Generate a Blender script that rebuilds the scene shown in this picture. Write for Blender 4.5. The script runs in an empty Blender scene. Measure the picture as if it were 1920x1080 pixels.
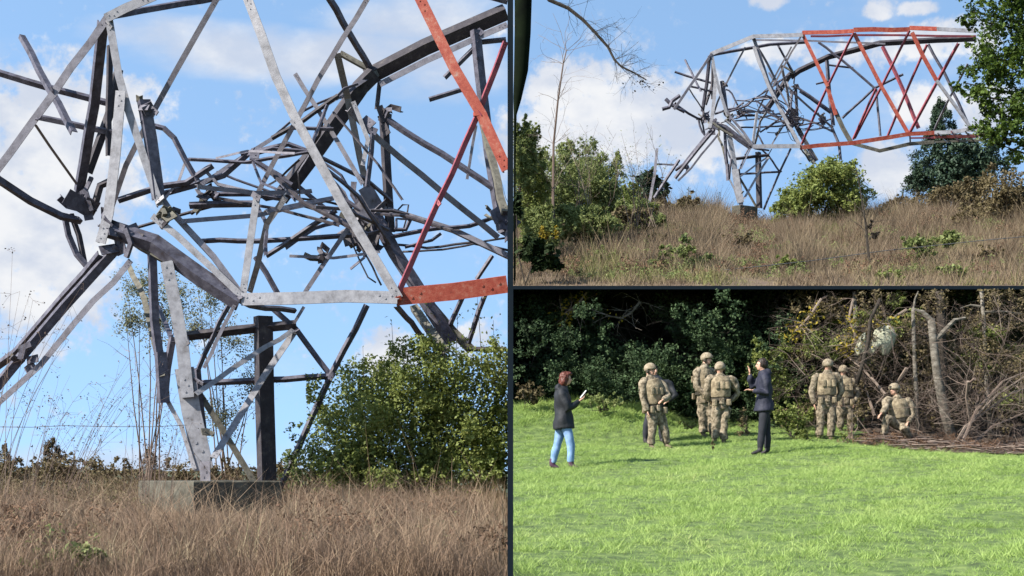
import bpy, bmesh, math, random
import numpy as np
from mathutils import Vector, Matrix

# ---------------------------------------------------------------- scene, camera, light
S = bpy.context.scene
COL = S.collection
K = 1.7                                         # the near pylon and its field stand 34 m off
F, CX, HY, CZ = 2637.0, 960.0, 880.0, 1.6      # focal length (px), principal column, horizon row, eye height

cam_d = bpy.data.cameras.new('camera'); cam = bpy.data.objects.new('camera', cam_d); COL.objects.link(cam)
cam.location = (0, 0, CZ); cam.rotation_euler = (math.radians(90), 0, 0)
cam_d.sensor_width = 36; cam_d.lens = 36 * F / 1920; cam_d.shift_y = (HY - 540) / 1920
cam_d.clip_start = 0.1; cam_d.clip_end = 12000
S.camera = cam

SUN_DIR = Vector((-0.87, -0.50, 0.0)).normalized()
SUN_EL = math.radians(38)
sd = Vector((SUN_DIR.x * math.cos(SUN_EL), SUN_DIR.y * math.cos(SUN_EL), math.sin(SUN_EL)))
sun_d = bpy.data.lights.new('sun', 'SUN'); sun_d.energy = 4.2; sun_d.angle = math.radians(0.6); sun_d.color = (1, 0.95, 0.87)
sun = bpy.data.objects.new('sun', sun_d); COL.objects.link(sun); sun.location = (-20, -10, 30)
sun.rotation_euler = sd.to_track_quat('Z', 'Y').to_euler()

S.view_settings.view_transform = 'Standard'; S.view_settings.look = 'None'
S.view_settings.exposure = 1.5; S.view_settings.gamma = 1.0; S.view_settings.use_curve_mapping = False

W = bpy.data.worlds.new('World'); S.world = W; W.use_nodes = True
nt = W.node_tree; nt.nodes.clear()
def wn(t, **k):
    n = nt.nodes.new(t)
    for a, b in k.items(): setattr(n, a, b)
    return n
def wm(op, a, b=None, c=None):
    n = wn('ShaderNodeMath', operation=op)
    for i, v in enumerate((a, b, c)):
        if v is None: continue
        if isinstance(v, (int, float)): n.inputs[i].default_value = v
        else: nt.links.new(v, n.inputs[i])
    return n.outputs[0]
def wlink(a, b): nt.links.new(a, b)
geo_n = wn('ShaderNodeTexCoord'); DIRV = geo_n.outputs['Generated']
sep = wn('ShaderNodeSeparateXYZ'); wlink(DIRV, sep.inputs[0])
az = wm('MULTIPLY', wm('ARCTAN2', sep.outputs[0], sep.outputs[1]), 57.29578)
el = wm('MULTIPLY', wm('ARCSINE', sep.outputs[2]), 57.29578)
# the sky is read a little higher up than it stands, as the air was clear and deep blue down to the hills
upz = wm('ADD', wm('MULTIPLY', wm('MAXIMUM', sep.outputs[2], 0.0), 1.5), 0.42)
cmb = wn('ShaderNodeCombineXYZ'); wlink(sep.outputs[0], cmb.inputs[0]); wlink(sep.outputs[1], cmb.inputs[1]); wlink(upz, cmb.inputs[2])
nrm = wn('ShaderNodeVectorMath', operation='NORMALIZE'); wlink(cmb.outputs[0], nrm.inputs[0])
sky = wn('ShaderNodeTexSky'); sky.sky_type = 'NISHITA'; sky.sun_disc = False
sky.sun_elevation = SUN_EL; sky.sun_rotation = math.atan2(SUN_DIR.x, SUN_DIR.y); sky.altitude = 100
sky.air_density = 1.0; sky.dust_density = 0.4; sky.ozone_density = 1.6
wlink(nrm.outputs[0], sky.inputs[0])
def noise(scale, detail, rough, vec=None, zs=1.0):
    mp = wn('ShaderNodeMapping'); mp.inputs['Scale'].default_value = (1, 1, zs)
    wlink(DIRV if vec is None else vec, mp.inputs[0])
    n = wn('ShaderNodeTexNoise'); n.inputs['Scale'].default_value = scale; n.inputs['Detail'].default_value = detail
    n.inputs['Roughness'].default_value = rough; wlink(mp.outputs[0], n.inputs['Vector']); return n.outputs[0]
def px_az(px): return math.degrees(math.atan((px - CX) / F))
def px_el(py): return math.degrees(math.atan((HY - py) / F))
def blob(px, py, rx, ry, amp):
    dx = wm('MULTIPLY', wm('SUBTRACT', az, px_az(px)), 1 / (rx / F * 57.3))
    dy = wm('MULTIPLY', wm('SUBTRACT', el, px_el(py)), 1 / (ry / F * 57.3))
    r2 = wm('ADD', wm('MULTIPLY', dx, dx), wm('MULTIPLY', dy, dy))
    return wm('MULTIPLY', wm('MAXIMUM', wm('SUBTRACT', 1.0, r2), -0.4), amp)
dense = [(40, 420, 235, 270, 1.0), (95, 330, 190, 205, 1.0), (230, 225, 95, 75, .75), (20, 520, 200, 170, .8), (735, 665, 75, 62, .9),
         (1075, 165, 125, 60, 1.0), (1180, 225, 210, 105, 1.0), (1030, 270, 140, 100, 1.0), (1320, 165, 60, 40, .9), (1300, 270, 110, 80, .8),
         (1442, 12, 44, 22, 1.0), (1650, 45, 36, 22, 1.0), (1715, 50, 50, 15, .9), (1765, 112, 130, 42, .8), (1590, 120, 150, 26, .6),
         (1660, 335, 62, 62, 1.0), (1745, 225, 75, 45, .9), (1440, 110, 80, 30, .7), (1840, 240, 80, 60, .8), (870, 640, 90, 45, .5)]
thin = [(600, 112, 400, 62, .85), (760, 35, 260, 60, .7), (330, 90, 190, 38, .5), (850, 150, 180, 55, .7), (300, 870, 500, 60, .55), (1700, 30, 90, 40, .25)]
def smax(bl):
    o = None
    for b in bl:
        v = blob(*b); o = v if o is None else wm('MAXIMUM', o, v)
    return o
nz1 = noise(26, 8, .62); nz3 = noise(95, 6, .6); nz2 = noise(9, 8, .58, zs=2.2); nzg = noise(3.2, 7, .55, zs=2.0)
def ramp01(v, lo, hi):
    n = wn('ShaderNodeMapRange', interpolation_type='SMOOTHSTEP'); n.inputs[1].default_value = lo; n.inputs[2].default_value = hi
    wlink(v, n.inputs[0]); return n.outputs[0]
md = ramp01(wm('ADD', smax(dense), wm('ADD', wm('MULTIPLY', wm('SUBTRACT', nz1, .5), 1.7), wm('MULTIPLY', wm('SUBTRACT', nz3, .5), 1.9))), -.06, .72)
mt = wm('MULTIPLY', ramp01(wm('ADD', smax(thin), wm('MULTIPLY', wm('SUBTRACT', nz2, .5), 2.0)), -.02, .9), .88)
front = ramp01(sep.outputs[1], .75, .93)                      # elsewhere round the sky: the same scattered fair-weather cloud
mg = wm('MULTIPLY', ramp01(nzg, .54, .66), wm('SUBTRACT', 1.0, front))
mask = wm('MAXIMUM', wm('MAXIMUM', md, mt), mg)
shade = ramp01(wm('ADD', noise(17, 5, .55, zs=1.6), wm('MULTIPLY', md, .06)), .42, .70)
cc = wn('ShaderNodeMix', data_type='RGBA'); wlink(shade, cc.inputs[0])
cc.inputs[6].default_value = (1.5, 1.65, 1.95, 1); cc.inputs[7].default_value = (2.15, 2.18, 2.24, 1)
tint = wn('ShaderNodeMix', data_type='RGBA', blend_type='MULTIPLY'); tint.inputs[0].default_value = 1
wlink(sky.outputs[0], tint.inputs[6]); tint.inputs[7].default_value = (.93, .95, .86, 1)
mx = wn('ShaderNodeMix', data_type='RGBA'); wlink(mask, mx.inputs[0]); wlink(tint.outputs[2], mx.inputs[6]); wlink(cc.outputs[2], mx.inputs[7])
bg = wn('ShaderNodeBackground'); bg.inputs[1].default_value = 0.15; wlink(mx.outputs[2], bg.inputs[0])
wo = wn('ShaderNodeOutputWorld'); wlink(bg.outputs[0], wo.inputs[0])

# ---------------------------------------------------------------- helpers
rng = np.random.default_rng(11); random.seed(11)
def P(px, py, d): return np.array(((px - CX) / F * d, d, CZ + (HY - py) / F * d))
def proj(p): return CX + F * p[..., 0] / p[..., 1], HY - F * (p[..., 2] - CZ) / p[..., 1]
def nrmz(v): return v / (np.linalg.norm(v) + 1e-9)

class Geo:
    def __init__(s): s.v = []; s.f = []; s.n = 0; s.t = []; s.smooth = False
    def add(s, verts, faces, tint=None):
        verts = np.asarray(verts, float)
        s.v.append(verts); s.f += [tuple(int(i) + s.n for i in f) for f in faces]
        s.t.append(np.full(len(verts), .5) if tint is None else np.broadcast_to(tint, (len(verts),)).astype(float)); s.n += len(verts)
    def tube(s, pts, rad, sides=6, tint=None, side=None, squash=1.0, cap=True):
        pts = np.asarray(pts, float); n = len(pts)
        rad = np.broadcast_to(np.asarray(rad, float), (n,)); sq = np.broadcast_to(np.asarray(squash, float), (n,))
        vs = []; ref = None
        for i in range(n):
            t = nrmz(pts[min(i + 1, n - 1)] - pts[max(i - 1, 0)])
            if side is not None: ref = np.asarray(side, float)
            elif ref is None: ref = np.array((0, 1, 0.)) if abs(t[1]) < .9 else np.array((1, 0, 0.))
            a = nrmz(ref - t * np.dot(ref, t)); b = np.cross(t, a)
            if side is None: ref = a
            for k in range(sides):
                th = 2 * math.pi * k / sides
                vs.append(pts[i] + rad[i] * (math.cos(th) * a + math.sin(th) * b * sq[i]))
        fs = [(i * sides + k, i * sides + (k + 1) % sides, (i + 1) * sides + (k + 1) % sides, (i + 1) * sides + k) for i in range(n - 1) for k in range(sides)]
        if cap: fs += [tuple(range(sides))[::-1], tuple((n - 1) * sides + k for k in range(sides))]
        s.add(vs, fs, tint)
    def ball(s, c, r, seg=12, rings=8, M=None, tint=None):
        vs = []; r = np.asarray(r, float)
        for i in range(rings + 1):
            ph = math.pi * i / rings
            for k in range(seg):
                th = 2 * math.pi * k / seg
                p = np.array((math.sin(ph) * math.cos(th), math.sin(ph) * math.sin(th), math.cos(ph))) * r
                if M is not None: p = M @ p
                vs.append(np.asarray(c) + p)
        fs = [(i * seg + k, (i + 1) * seg + k, (i + 1) * seg + (k + 1) % seg, i * seg + (k + 1) % seg) for i in range(rings) for k in range(seg)]
        s.add(vs, fs, tint)
    def box(s, c, h, M=None, bevel=0):
        c = np.asarray(c, float); h = np.asarray(h, float); vs = []
        for sx in (-1, 1):
            for sy in (-1, 1):
                for sz in (-1, 1):
                    p = h * (sx, sy, sz)
                    vs.append(c + (M @ p if M is not None else p))
        s.add(vs, [(0, 1, 3, 2), (4, 6, 7, 5), (0, 4, 5, 1), (2, 3, 7, 6), (0, 2, 6, 4), (1, 5, 7, 3)])
    def lbar(s, pts, w, roll=0.0, flip=1, t=None):
        """an angle-iron (L section) swept along a polyline: one flange faces out, the other runs back"""
        pts = np.asarray(pts, float); n = len(pts); t = t or max(w * .13, .006)
        prof = [(-w / 2, 0), (w / 2, 0), (w / 2, t), (-w / 2 + t, t), (-w / 2 + t, w * .8), (-w / 2, w * .8)]
        vs = []
        for i in range(n):
            tg = nrmz(pts[min(i + 1, n - 1)] - pts[max(i - 1, 0)])
            dv = np.array((0, 1, 0.)); dv = nrmz(dv - tg * np.dot(dv, tg)); sv = np.cross(tg, dv) * flip
            c, q = math.cos(roll), math.sin(roll)
            a = sv * c + dv * q; b = dv * c - sv * q
            vs += [pts[i] + a * u + b * v for u, v in prof]
        fs = [(i * 6 + k, i * 6 + (k + 1) % 6, (i + 1) * 6 + (k + 1) % 6, (i + 1) * 6 + k) for i in range(n - 1) for k in range(6)]
        fs += [(0, 1, 2, 3), (0, 3, 4, 5), tuple((n - 1) * 6 + k for k in (3, 2, 1, 0)), tuple((n - 1) * 6 + k for k in (5, 4, 3, 0))]
        s.add(vs, fs)
    def quads(s, V4, tint):
        """V4: (n,4,3) corner arrays"""
        n = len(V4)
        if V4.shape[1] == 9: V4 = np.asarray(V4).reshape(-1, 3, 3); tint = np.repeat(tint, 3)
        s.qv = getattr(s, 'qv', []); s.qt = getattr(s, 'qt', [])
        s.qv.append(np.asarray(V4, np.float32)); s.qt.append(np.repeat(np.asarray(tint, np.float32), V4.shape[1]))
    def mesh(s, name, off):
        me = bpy.data.meshes.new(name)
        V = np.concatenate(s.v) if s.v else np.zeros((0, 3)); T = np.concatenate(s.t) if s.t else np.zeros(0)
        if getattr(s, 'qv', None):                       # fast path for foliage
            k = s.qv[0].shape[1]; Q = np.concatenate(s.qv).reshape(-1, 3); nq = len(Q) // k; T2 = np.concatenate(s.qt)
            base = len(V); V = np.concatenate([V, Q]); T = np.concatenate([T, T2])
            ltot = [len(f) for f in s.f] + [k] * nq
            li = np.concatenate([np.array([i for f in s.f for i in f], np.int32), np.arange(base, base + nq * k, dtype=np.int32)])
        else:
            ltot = [len(f) for f in s.f]; li = np.array([i for f in s.f for i in f], np.int32)
        ltot = np.array(ltot, np.int32); ls = np.concatenate([[0], np.cumsum(ltot)[:-1]]).astype(np.int32)
        V = V - np.asarray(off)
        me.vertices.add(len(V)); me.vertices.foreach_set('co', V.astype(np.float32).ravel())
        me.loops.add(len(li)); me.loops.foreach_set('vertex_index', li)
        me.polygons.add(len(ltot)); me.polygons.foreach_set('loop_start', ls)
        me.update(calc_edges=True)
        at = me.attributes.new('tint', 'FLOAT', 'POINT'); at.data.foreach_set('value', T.astype(np.float32))
        me.polygons.foreach_set('use_smooth', np.full(len(ltot), bool(s.smooth)))
        me.validate()
        return me

def obj(name, g, mat, parent=None, kind=None, loc=None):
    off = np.zeros(3)
    if parent is not None:
        off = np.array(parent.get('_base', parent.location))
    elif loc is not None: off = np.asarray(loc, float)
    me = g.mesh(name, off) if isinstance(g, Geo) else g
    o = bpy.data.objects.new(name, me); COL.objects.link(o)
    if mat: me.materials.append(mat)
    if parent is not None: o.parent = parent; o['_base'] = [float(a) for a in off]
    elif loc is not None: o.location = loc
    if parent is not None and parent.type == 'MESH': pass
    o['_base'] = [float(a) for a in off]
    if kind: o['kind'] = kind
    return o
GROUPS = {'pylon': 'collapsed lattice pylons', 'concrete base': 'concrete pylon bases', 'conifer': 'conifers on the skyline', 'shrub': 'shrubs on hillside and wood edge', 'weed': 'weeds in the fields', 'tussock': 'tussocks on the hillside', 'branch': 'leafy branches in the wood', 'bough': 'dead boughs of the brush pile', 'rock': 'pale rocks in the wood', 'wire': 'fence wires', 'sapling': 'saplings', 'bush': 'large green bushes', 'person': 'people on the meadow'}
def thing(name, label, cat, loc, group=None):
    o = bpy.data.objects.new(name, None); COL.objects.link(o); o.location = [float(a) for a in loc]
    o.empty_display_size = .2; o['label'] = label; o['category'] = cat; o['_base'] = [float(a) for a in loc]
    if not group and cat in GROUPS: group = GROUPS[cat]
    if cat == 'tree' and name == 'tree_trunk': group = 'bare trunks in the wood'
    if group: o['group'] = group
    return o
def tag(o, label, cat, group=None):
    o['label'] = label; o['category'] = cat
    group = group or GROUPS.get(cat)
    if group: o['group'] = group
    return o
def stuff(o, label=None, cat=None):
    o['kind'] = 'stuff'
    if label: o['label'] = label
    if cat: o['category'] = cat
    return o

# ---------------------------------------------------------------- materials
def mat(name, stops, noise_scale=6, detail=6, rough=.7, by_tint=0.0, translucent=0.0, bump=0.0, bump_scale=40, metallic=0.0, interp='LINEAR', coord='Object', spec=.3, stretch=None):
    m = bpy.data.materials.new(name); m.use_nodes = True; t = m.node_tree; N = t.nodes; L = t.links
    b = N['Principled BSDF']; out = N['Material Output']
    tc = N.new('ShaderNodeTexCoord'); src = tc.outputs[coord]
    if stretch:
        mp = N.new('ShaderNodeMapping'); mp.inputs['Scale'].default_value = stretch; L.new(src, mp.inputs[0]); src = mp.outputs[0]
    nz = N.new('ShaderNodeTexNoise'); nz.inputs['Scale'].default_value = noise_scale; nz.inputs['Detail'].default_value = detail
    nz.inputs['Roughness'].default_value = .65; L.new(src, nz.inputs['Vector'])
    mr = N.new('ShaderNodeMapRange'); mr.inputs[1].default_value = .28; mr.inputs[2].default_value = .72; L.new(nz.outputs[0], mr.inputs[0])
    fac = mr.outputs[0]
    if by_tint > 0:
        at = N.new('ShaderNodeAttribute'); at.attribute_name = 'tint'
        mi = N.new('ShaderNodeMix'); mi.inputs[0].default_value = by_tint; L.new(fac, mi.inputs[2]); L.new(at.outputs['Fac'], mi.inputs[3]); fac = mi.outputs[0]
    r = N.new('ShaderNodeValToRGB'); r.color_ramp.interpolation = interp
    els = r.color_ramp.elements
    while len(els) < len(stops): els.new(.5)
    for e, (p, c) in zip(els, stops): e.position = p; e.color = (*c, 1)
    L.new(fac, r.inputs[0]); L.new(r.outputs[0], b.inputs['Base Color'])
    b.inputs['Roughness'].default_value = rough; b.inputs['Metallic'].default_value = metallic; b.inputs['Specular IOR Level'].default_value = spec
    if bump:
        n2 = N.new('ShaderNodeTexNoise'); n2.inputs['Scale'].default_value = bump_scale; n2.inputs['Detail'].default_value = 6; L.new(src, n2.inputs['Vector'])
        bp = N.new('ShaderNodeBump'); bp.inputs['Strength'].default_value = bump; bp.inputs['Distance'].default_value = .03
        L.new(n2.outputs[0], bp.inputs['Height']); L.new(bp.outputs[0], b.inputs['Normal'])
    if translucent:
        tr = N.new('ShaderNodeBsdfTranslucent'); L.new(r.outputs[0], tr.inputs[0])
        ms = N.new('ShaderNodeMixShader'); ms.inputs[0].default_value = translucent
        L.new(b.outputs[0], ms.inputs[1]); L.new(tr.outputs[0], ms.inputs[2]); L.new(ms.outputs[0], out.inputs[0])
    return m
M = {}
M['slate'] = mat('slate_paint', [(0, (.003, .007, .011)), (1, (.005, .009, .014))], 8, rough=.85, spec=.1)
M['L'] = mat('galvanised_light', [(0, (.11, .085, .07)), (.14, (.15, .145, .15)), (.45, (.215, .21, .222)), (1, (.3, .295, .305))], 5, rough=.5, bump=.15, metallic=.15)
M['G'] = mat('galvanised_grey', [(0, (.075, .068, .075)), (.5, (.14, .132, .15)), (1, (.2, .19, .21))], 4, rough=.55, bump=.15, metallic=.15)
M['D'] = mat('weathered_shaded_steel', [(0, (.045, .03, .026)), (.25, (.045, .042, .054)), (.55, (.07, .066, .085)), (1, (.12, .116, .14))], 5, rough=.6, bump=.2, metallic=.1)  # weathered steel, with the shade of backlit members darkened into its colour
M['K'] = mat('black_rust_shaded_steel', [(0, (.018, .015, .018)), (.6, (.035, .03, .035)), (1, (.075, .065, .06))], 5, rough=.7, bump=.2)  # rusty black steel; shade on undersides and backlit members painted in too
M['O'] = mat('orange_paint', [(0, (.07, .03, .02)), (.16, (.2, .033, .02)), (.5, (.25, .05, .03)), (.78, (.28, .085, .055)), (1, (.27, .17, .14))], 7, rough=.55, bump=.15)
M['R'] = mat('faded_red_paint', [(0, (.1, .03, .04)), (.5, (.2, .045, .06)), (1, (.3, .07, .07))], 5, rough=.6, bump=.15)
M['B'] = mat('lichen_steel', [(0, (.045, .04, .032)), (.5, (.09, .083, .065)), (1, (.15, .14, .11))], 6, rough=.8, bump=.25)
M['concrete'] = mat('old_concrete', [(0, (.018, .018, .013)), (.5, (.065, .06, .046)), (1, (.125, .117, .09))], 3.5, 9, rough=.9, bump=.5, bump_scale=18)
M['soil_dry'] = mat('dry_field_soil', [(0, (.05, .035, .022)), (.5, (.11, .075, .05)), (1, (.15, .115, .065))], 1.4, 8, rough=.95, bump=.6, bump_scale=9)
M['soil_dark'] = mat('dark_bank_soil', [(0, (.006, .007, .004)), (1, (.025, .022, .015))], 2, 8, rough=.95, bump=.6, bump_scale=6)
M['meadow_soil'] = mat('meadow_turf', [(0, (.025, .034, .012)), (.45, (.075, .115, .03)), (1, (.17, .22, .06))], 6, 8, rough=.9, bump=.6, bump_scale=20)
M['litter'] = mat('leaf_litter', [(0, (.015, .011, .008)), (.5, (.06, .042, .03)), (1, (.12, .085, .06))], 9, 8, rough=.95, bump=.8, bump_scale=30)
M['plain'] = mat('far_fields', [(0, (.03, .05, .02)), (1, (.09, .1, .05))], .02, 8, rough=1)
M['blade'] = mat('meadow_blades', [(0, (.06, .085, .028)), (.25, (.155, .23, .05)), (.55, (.285, .4, .105)), (.85, (.37, .46, .15)), (1, (.42, .38, .19))], .8, 5, rough=.6, by_tint=.6, translucent=.4)
M['dry'] = mat('dry_grass_blades', [(0, (.035, .025, .016)), (.3, (.11, .076, .052)), (.55, (.195, .128, .085)), (.8, (.265, .19, .122)), (.9, (.3, .245, .15)), (1, (.14, .15, .05))], .7, 5, rough=.75, by_tint=.65, translucent=.3)
M['dry2'] = mat('hill_grass_blades', [(0, (.045, .042, .02)), (.3, (.11, .08, .05)), (.55, (.17, .122, .08)), (.78, (.215, .165, .1)), (.86, (.17, .165, .06)), (1, (.125, .15, .04))], .25, 6, rough=.75, by_tint=.6, translucent=.3)
M['leaf'] = mat('bush_leaves', [(0, (.06, .08, .024)), (.4, (.155, .19, .048)), (.75, (.235, .26, .074)), (1, (.33, .32, .11))], 1.2, 4, rough=.6, by_tint=.7, translucent=.4)
M['oak'] = mat('oak_leaves', [(0, (.014, .028, .006)), (.45, (.05, .085, .014)), (1, (.13, .18, .03))], .8, 4, rough=.45, by_tint=.7, translucent=.3)
M['willow'] = mat('pale_willow_leaves', [(0, (.07, .09, .028)), (.5, (.175, .21, .068)), (1, (.27, .28, .11))], .8, 4, rough=.6, by_tint=.7, translucent=.35)
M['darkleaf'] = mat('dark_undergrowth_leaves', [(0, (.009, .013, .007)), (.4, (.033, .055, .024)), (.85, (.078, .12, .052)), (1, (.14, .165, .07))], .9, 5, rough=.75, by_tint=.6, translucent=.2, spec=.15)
M['nearblack'] = mat('near_black_leaves', [(0, (.002, .003, .002)), (1, (.006, .01, .004))], 2, rough=.9, spec=.05)
M['conifer'] = mat('conifer_needles', [(0, (.012, .025, .016)), (.6, (.03, .055, .03)), (1, (.06, .085, .04))], 1.5, 4, rough=.6, by_tint=.6)
M['yellow'] = mat('autumn_leaves', [(0, (.12, .08, .012)), (.5, (.26, .2, .02)), (1, (.4, .3, .04))], 3, rough=.6, by_tint=.7, translucent=.3)
M['heath'] = mat('heath_leaves', [(0, (.05, .035, .018)), (.5, (.11, .085, .04)), (1, (.17, .14, .065))], 1.2, 4, rough=.7, by_tint=.7, translucent=.2)
M['rustfern'] = mat('dead_bracken_leaves', [(0, (.035, .02, .012)), (.5, (.125, .07, .042)), (1, (.23, .145, .085))], 1.2, 4, rough=.8, by_tint=.7, translucent=.2)
M['sprigleaf'] = mat('deep_green_leaves', [(0, (.005, .009, .003)), (1, (.02, .034, .01))], 2, rough=.7, by_tint=.6, spec=.1)
M['pale'] = mat('pale_birch_leaves', [(0, (.09, .1, .05)), (1, (.24, .24, .14))], 2, rough=.7, by_tint=.8, translucent=.3)
M['bark'] = mat('dark_bark', [(0, (.012, .009, .007)), (1, (.05, .04, .03))], 8, 8, rough=.9, bump=.5)
M['twig'] = mat('grey_brown_twigs', [(0, (.045, .03, .024)), (.5, (.12, .085, .067)), (.85, (.21, .165, .13)), (1, (.32, .27, .21))], 1.6, 5, rough=.85, by_tint=.6)
M['palebark'] = mat('pale_bark', [(0, (.035, .028, .022)), (.45, (.1, .088, .07)), (1, (.24, .215, .18))], 6, 8, rough=.9, bump=.5, stretch=(1, 1, 3))
M['rock'] = mat('pale_rock', [(0, (.13, .135, .095)), (.5, (.27, .275, .2)), (1, (.37, .36, .28))], 7, 8, rough=.9, bump=.8, bump_scale=14)
M['skin'] = mat('skin', [(0, (.36, .2, .14)), (1, (.48, .28, .2))], 10, rough=.55)
M['camo'] = mat('camouflage_cloth', [(0, (.03, .024, .016)), (.3, (.08, .063, .041)), (.45, (.15, .12, .08)), (.6, (.21, .168, .115)), (.78, (.27, .225, .162)), (1, (.085, .078, .05))], 14, 4, rough=.9, bump=.4, bump_scale=25)
M['vest'] = mat('tan_vest_cloth', [(0, (.075, .056, .034)), (.5, (.19, .15, .095)), (1, (.29, .235, .155))], 12, 4, rough=.9, bump=.4, bump_scale=30)
M['helmet'] = mat('helmet_cover', [(0, (.11, .085, .055)), (.5, (.21, .17, .115)), (1, (.31, .265, .2))], 18, 3, rough=.85)
M['webbing'] = mat('dark_webbing', [(0, (.02, .017, .012)), (1, (.05, .042, .03))], 12, rough=.85)
M['blackcoat'] = mat('black_coat', [(0, (.007, .008, .01)), (1, (.018, .02, .024))], 6, rough=.7, bump=.4, bump_scale=14)
M['navy'] = mat('navy_jacket', [(0, (.009, .01, .019)), (1, (.021, .022, .038))], 6, rough=.7, bump=.4, bump_scale=14)
M['darktrouser'] = mat('dark_trousers', [(0, (.009, .01, .014)), (1, (.022, .023, .03))], 7, rough=.85)
M['jeans'] = mat('pale_blue_jeans', [(0, (.09, .16, .29)), (.5, (.15, .25, .42)), (1, (.25, .35, .5))], 9, rough=.85)
M['hair_red'] = mat('red_brown_hair', [(0, (.035, .01, .007)), (1, (.13, .035, .02))], 20, rough=.5)
M['hair_dark'] = mat('dark_brown_hair', [(0, (.012, .008, .006)), (1, (.035, .022, .016))], 20, rough=.5)
M['boot'] = mat('tan_boot', [(0, (.06, .045, .03)), (1, (.14, .105, .07))], 9, rough=.8)
M['blackshoe'] = mat('black_shoe', [(0, (.012, .011, .011)), (1, (.03, .025, .028))], 9, rough=.6)
M['plumshoe'] = mat('plum_shoe', [(0, (.03, .012, .025)), (1, (.09, .04, .075))], 9, rough=.6)
M['white'] = mat('white_plastic', [(0, (.7, .7, .7)), (1, (.8, .8, .8))], 5, rough=.4)
M['wire'] = mat('fence_wire', [(0, (.05, .05, .05)), (1, (.1, .1, .1))], 5, rough=.6)

# ---------------------------------------------------------------- setting: ground
LD = [(-10, .0), (0, 0.0), (11, .72), (34, .5), (39, .62), (46, .3), (100, -4.4)]
RD = [(-10, .0), (0, 0.0), (11, .72), (24, 1.58), (27.5, 1.9), (31, 2.2), (33.5, 2.6), (37, 3.3), (40, 3.9)]
def lz(x, y): return float(np.interp(y, *zip(*LD))) + .05 * math.sin(x * 1.3 + y * .9) + .03 * math.sin(x * 3.1 - y * 2.2)
def sst(t): t = min(max(t, 0), 1); return t * t * (3 - 2 * t)
def rz(x, y):
    px = CX + F * x / max(y, 1)
    z = float(np.interp(y, *zip(*RD))) + .03 * math.sin(x * 1.1 + y * .7) + .02 * math.sin(x * 2.7 - y * 1.9)
    z += .55 * sst((1300 - px) / 150) * sst((y - 30.2) / 3.2)
    z -= .22 * sst((px - 1600) / 300) * sst((y - 26) / 4)
    return z
TY0, TY1 = 33.2, 63.0
YC = [(900, 410), (1200, 404), (1300, 394), (1395, 410), (1450, 418), (1560, 412), (1650, 402), (1740, 396), (1820, 390), (1920, 384), (2300, 375)]
def tz(px, y):
    ze = CZ + (HY - 537) / F * TY0
    zc = CZ + (HY - float(np.interp(px, *zip(*YC)))) / F * TY1
    s = (y - TY0) / (TY1 - TY0)
    if s <= 1: z = ze + (zc - ze) * s
    else: z = zc - .16 * (y - TY1)
    if s > .02: z += .12 * math.sin(px * .021 + y * .5) * min(1, s * 4)
    return z
def grid(us, vs, fn, skirt_first=None, skirt_z=None):
    g = Geo(); vv = [fn(u, v) for v in vs for u in us]; nu = len(us)
    fs = [(j * nu + i, j * nu + i + 1, (j + 1) * nu + i + 1, (j + 1) * nu + i) for j in range(len(vs) - 1) for i in range(nu - 1)]
    g.add(vv, fs)
    if skirt_first:                                    # the cut bank along the first column
        col = [fn(us[0], v) for v in vs]; low = [(p[0], p[1], skirt_z) for p in col]
        g.add(col + low, [(i, len(col) + i, len(col) + i + 1, i + 1) for i in range(len(col) - 1)])
    g.smooth = True
    return g
g = Geo(); R = 4000
g.add([(-R, -R, -3.0), (R, -R, -3.0), (R, R, -3.0), (-R, R, -3.0)], [(0, 1, 2, 3)])
obj('ground', g, M['plain'], kind='structure')
ysL = list(np.arange(-8, 46, .5)) + [50, 56, 64, 76, 90]
g = grid(list(np.arange(-40, -15, 2.5)) + list(np.arange(-15, -.1, .4)) + [-.02], ysL, lambda x, y: (x, y, lz(x, y)))
obj('field', g, M['soil_dry'], kind='structure')
g = grid([.0] + list(np.arange(.3, 18, .4)) + [20, 24, 30, 40], list(np.arange(-8, 40.1, .5)), lambda x, y: (x, y, rz(x, y)), True, -3)
obj('meadow', g, M['meadow_soil'], kind='structure')
g = grid([961.5] + list(np.arange(975, 2260, 12)), [TY0] + list(np.arange(34, 64, 1.0)) + [66, 70, 80, 100], lambda u, y: ((u - CX) / F * y, y, tz(u, y)), True, -3)
obj('hillside', g, M['soil_dry'], kind='structure')
g = grid(list(np.arange(1575, 2060, 20)), list(np.arange(30.0, 37.5, .25)), lambda u, y: ((u - CX) / F * (y - .35 * max(u - 1640, -65) / 300), y - .35 * max(u - 1640, -65) / 300, rz((u - CX) / F * y, y - .35 * max(u - 1640, -65) / 300) + .035 + .02 * math.sin(u * .3 + y * 9) - .12 * max(0, (1625 + 12 * math.sin(y * 7) - u) / 35)))
obj('leaf_litter_ground', g, M['litter'], kind='structure')
# earth bank under the hillside's front edge
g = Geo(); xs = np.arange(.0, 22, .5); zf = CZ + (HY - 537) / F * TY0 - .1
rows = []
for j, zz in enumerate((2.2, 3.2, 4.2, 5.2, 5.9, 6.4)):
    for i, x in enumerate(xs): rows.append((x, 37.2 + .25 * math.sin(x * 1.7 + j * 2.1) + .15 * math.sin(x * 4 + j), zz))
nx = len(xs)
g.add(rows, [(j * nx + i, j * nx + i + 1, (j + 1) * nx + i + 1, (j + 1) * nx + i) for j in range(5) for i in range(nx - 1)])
obj('earth_bank', g, M['soil_dark'], kind='structure')
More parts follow.
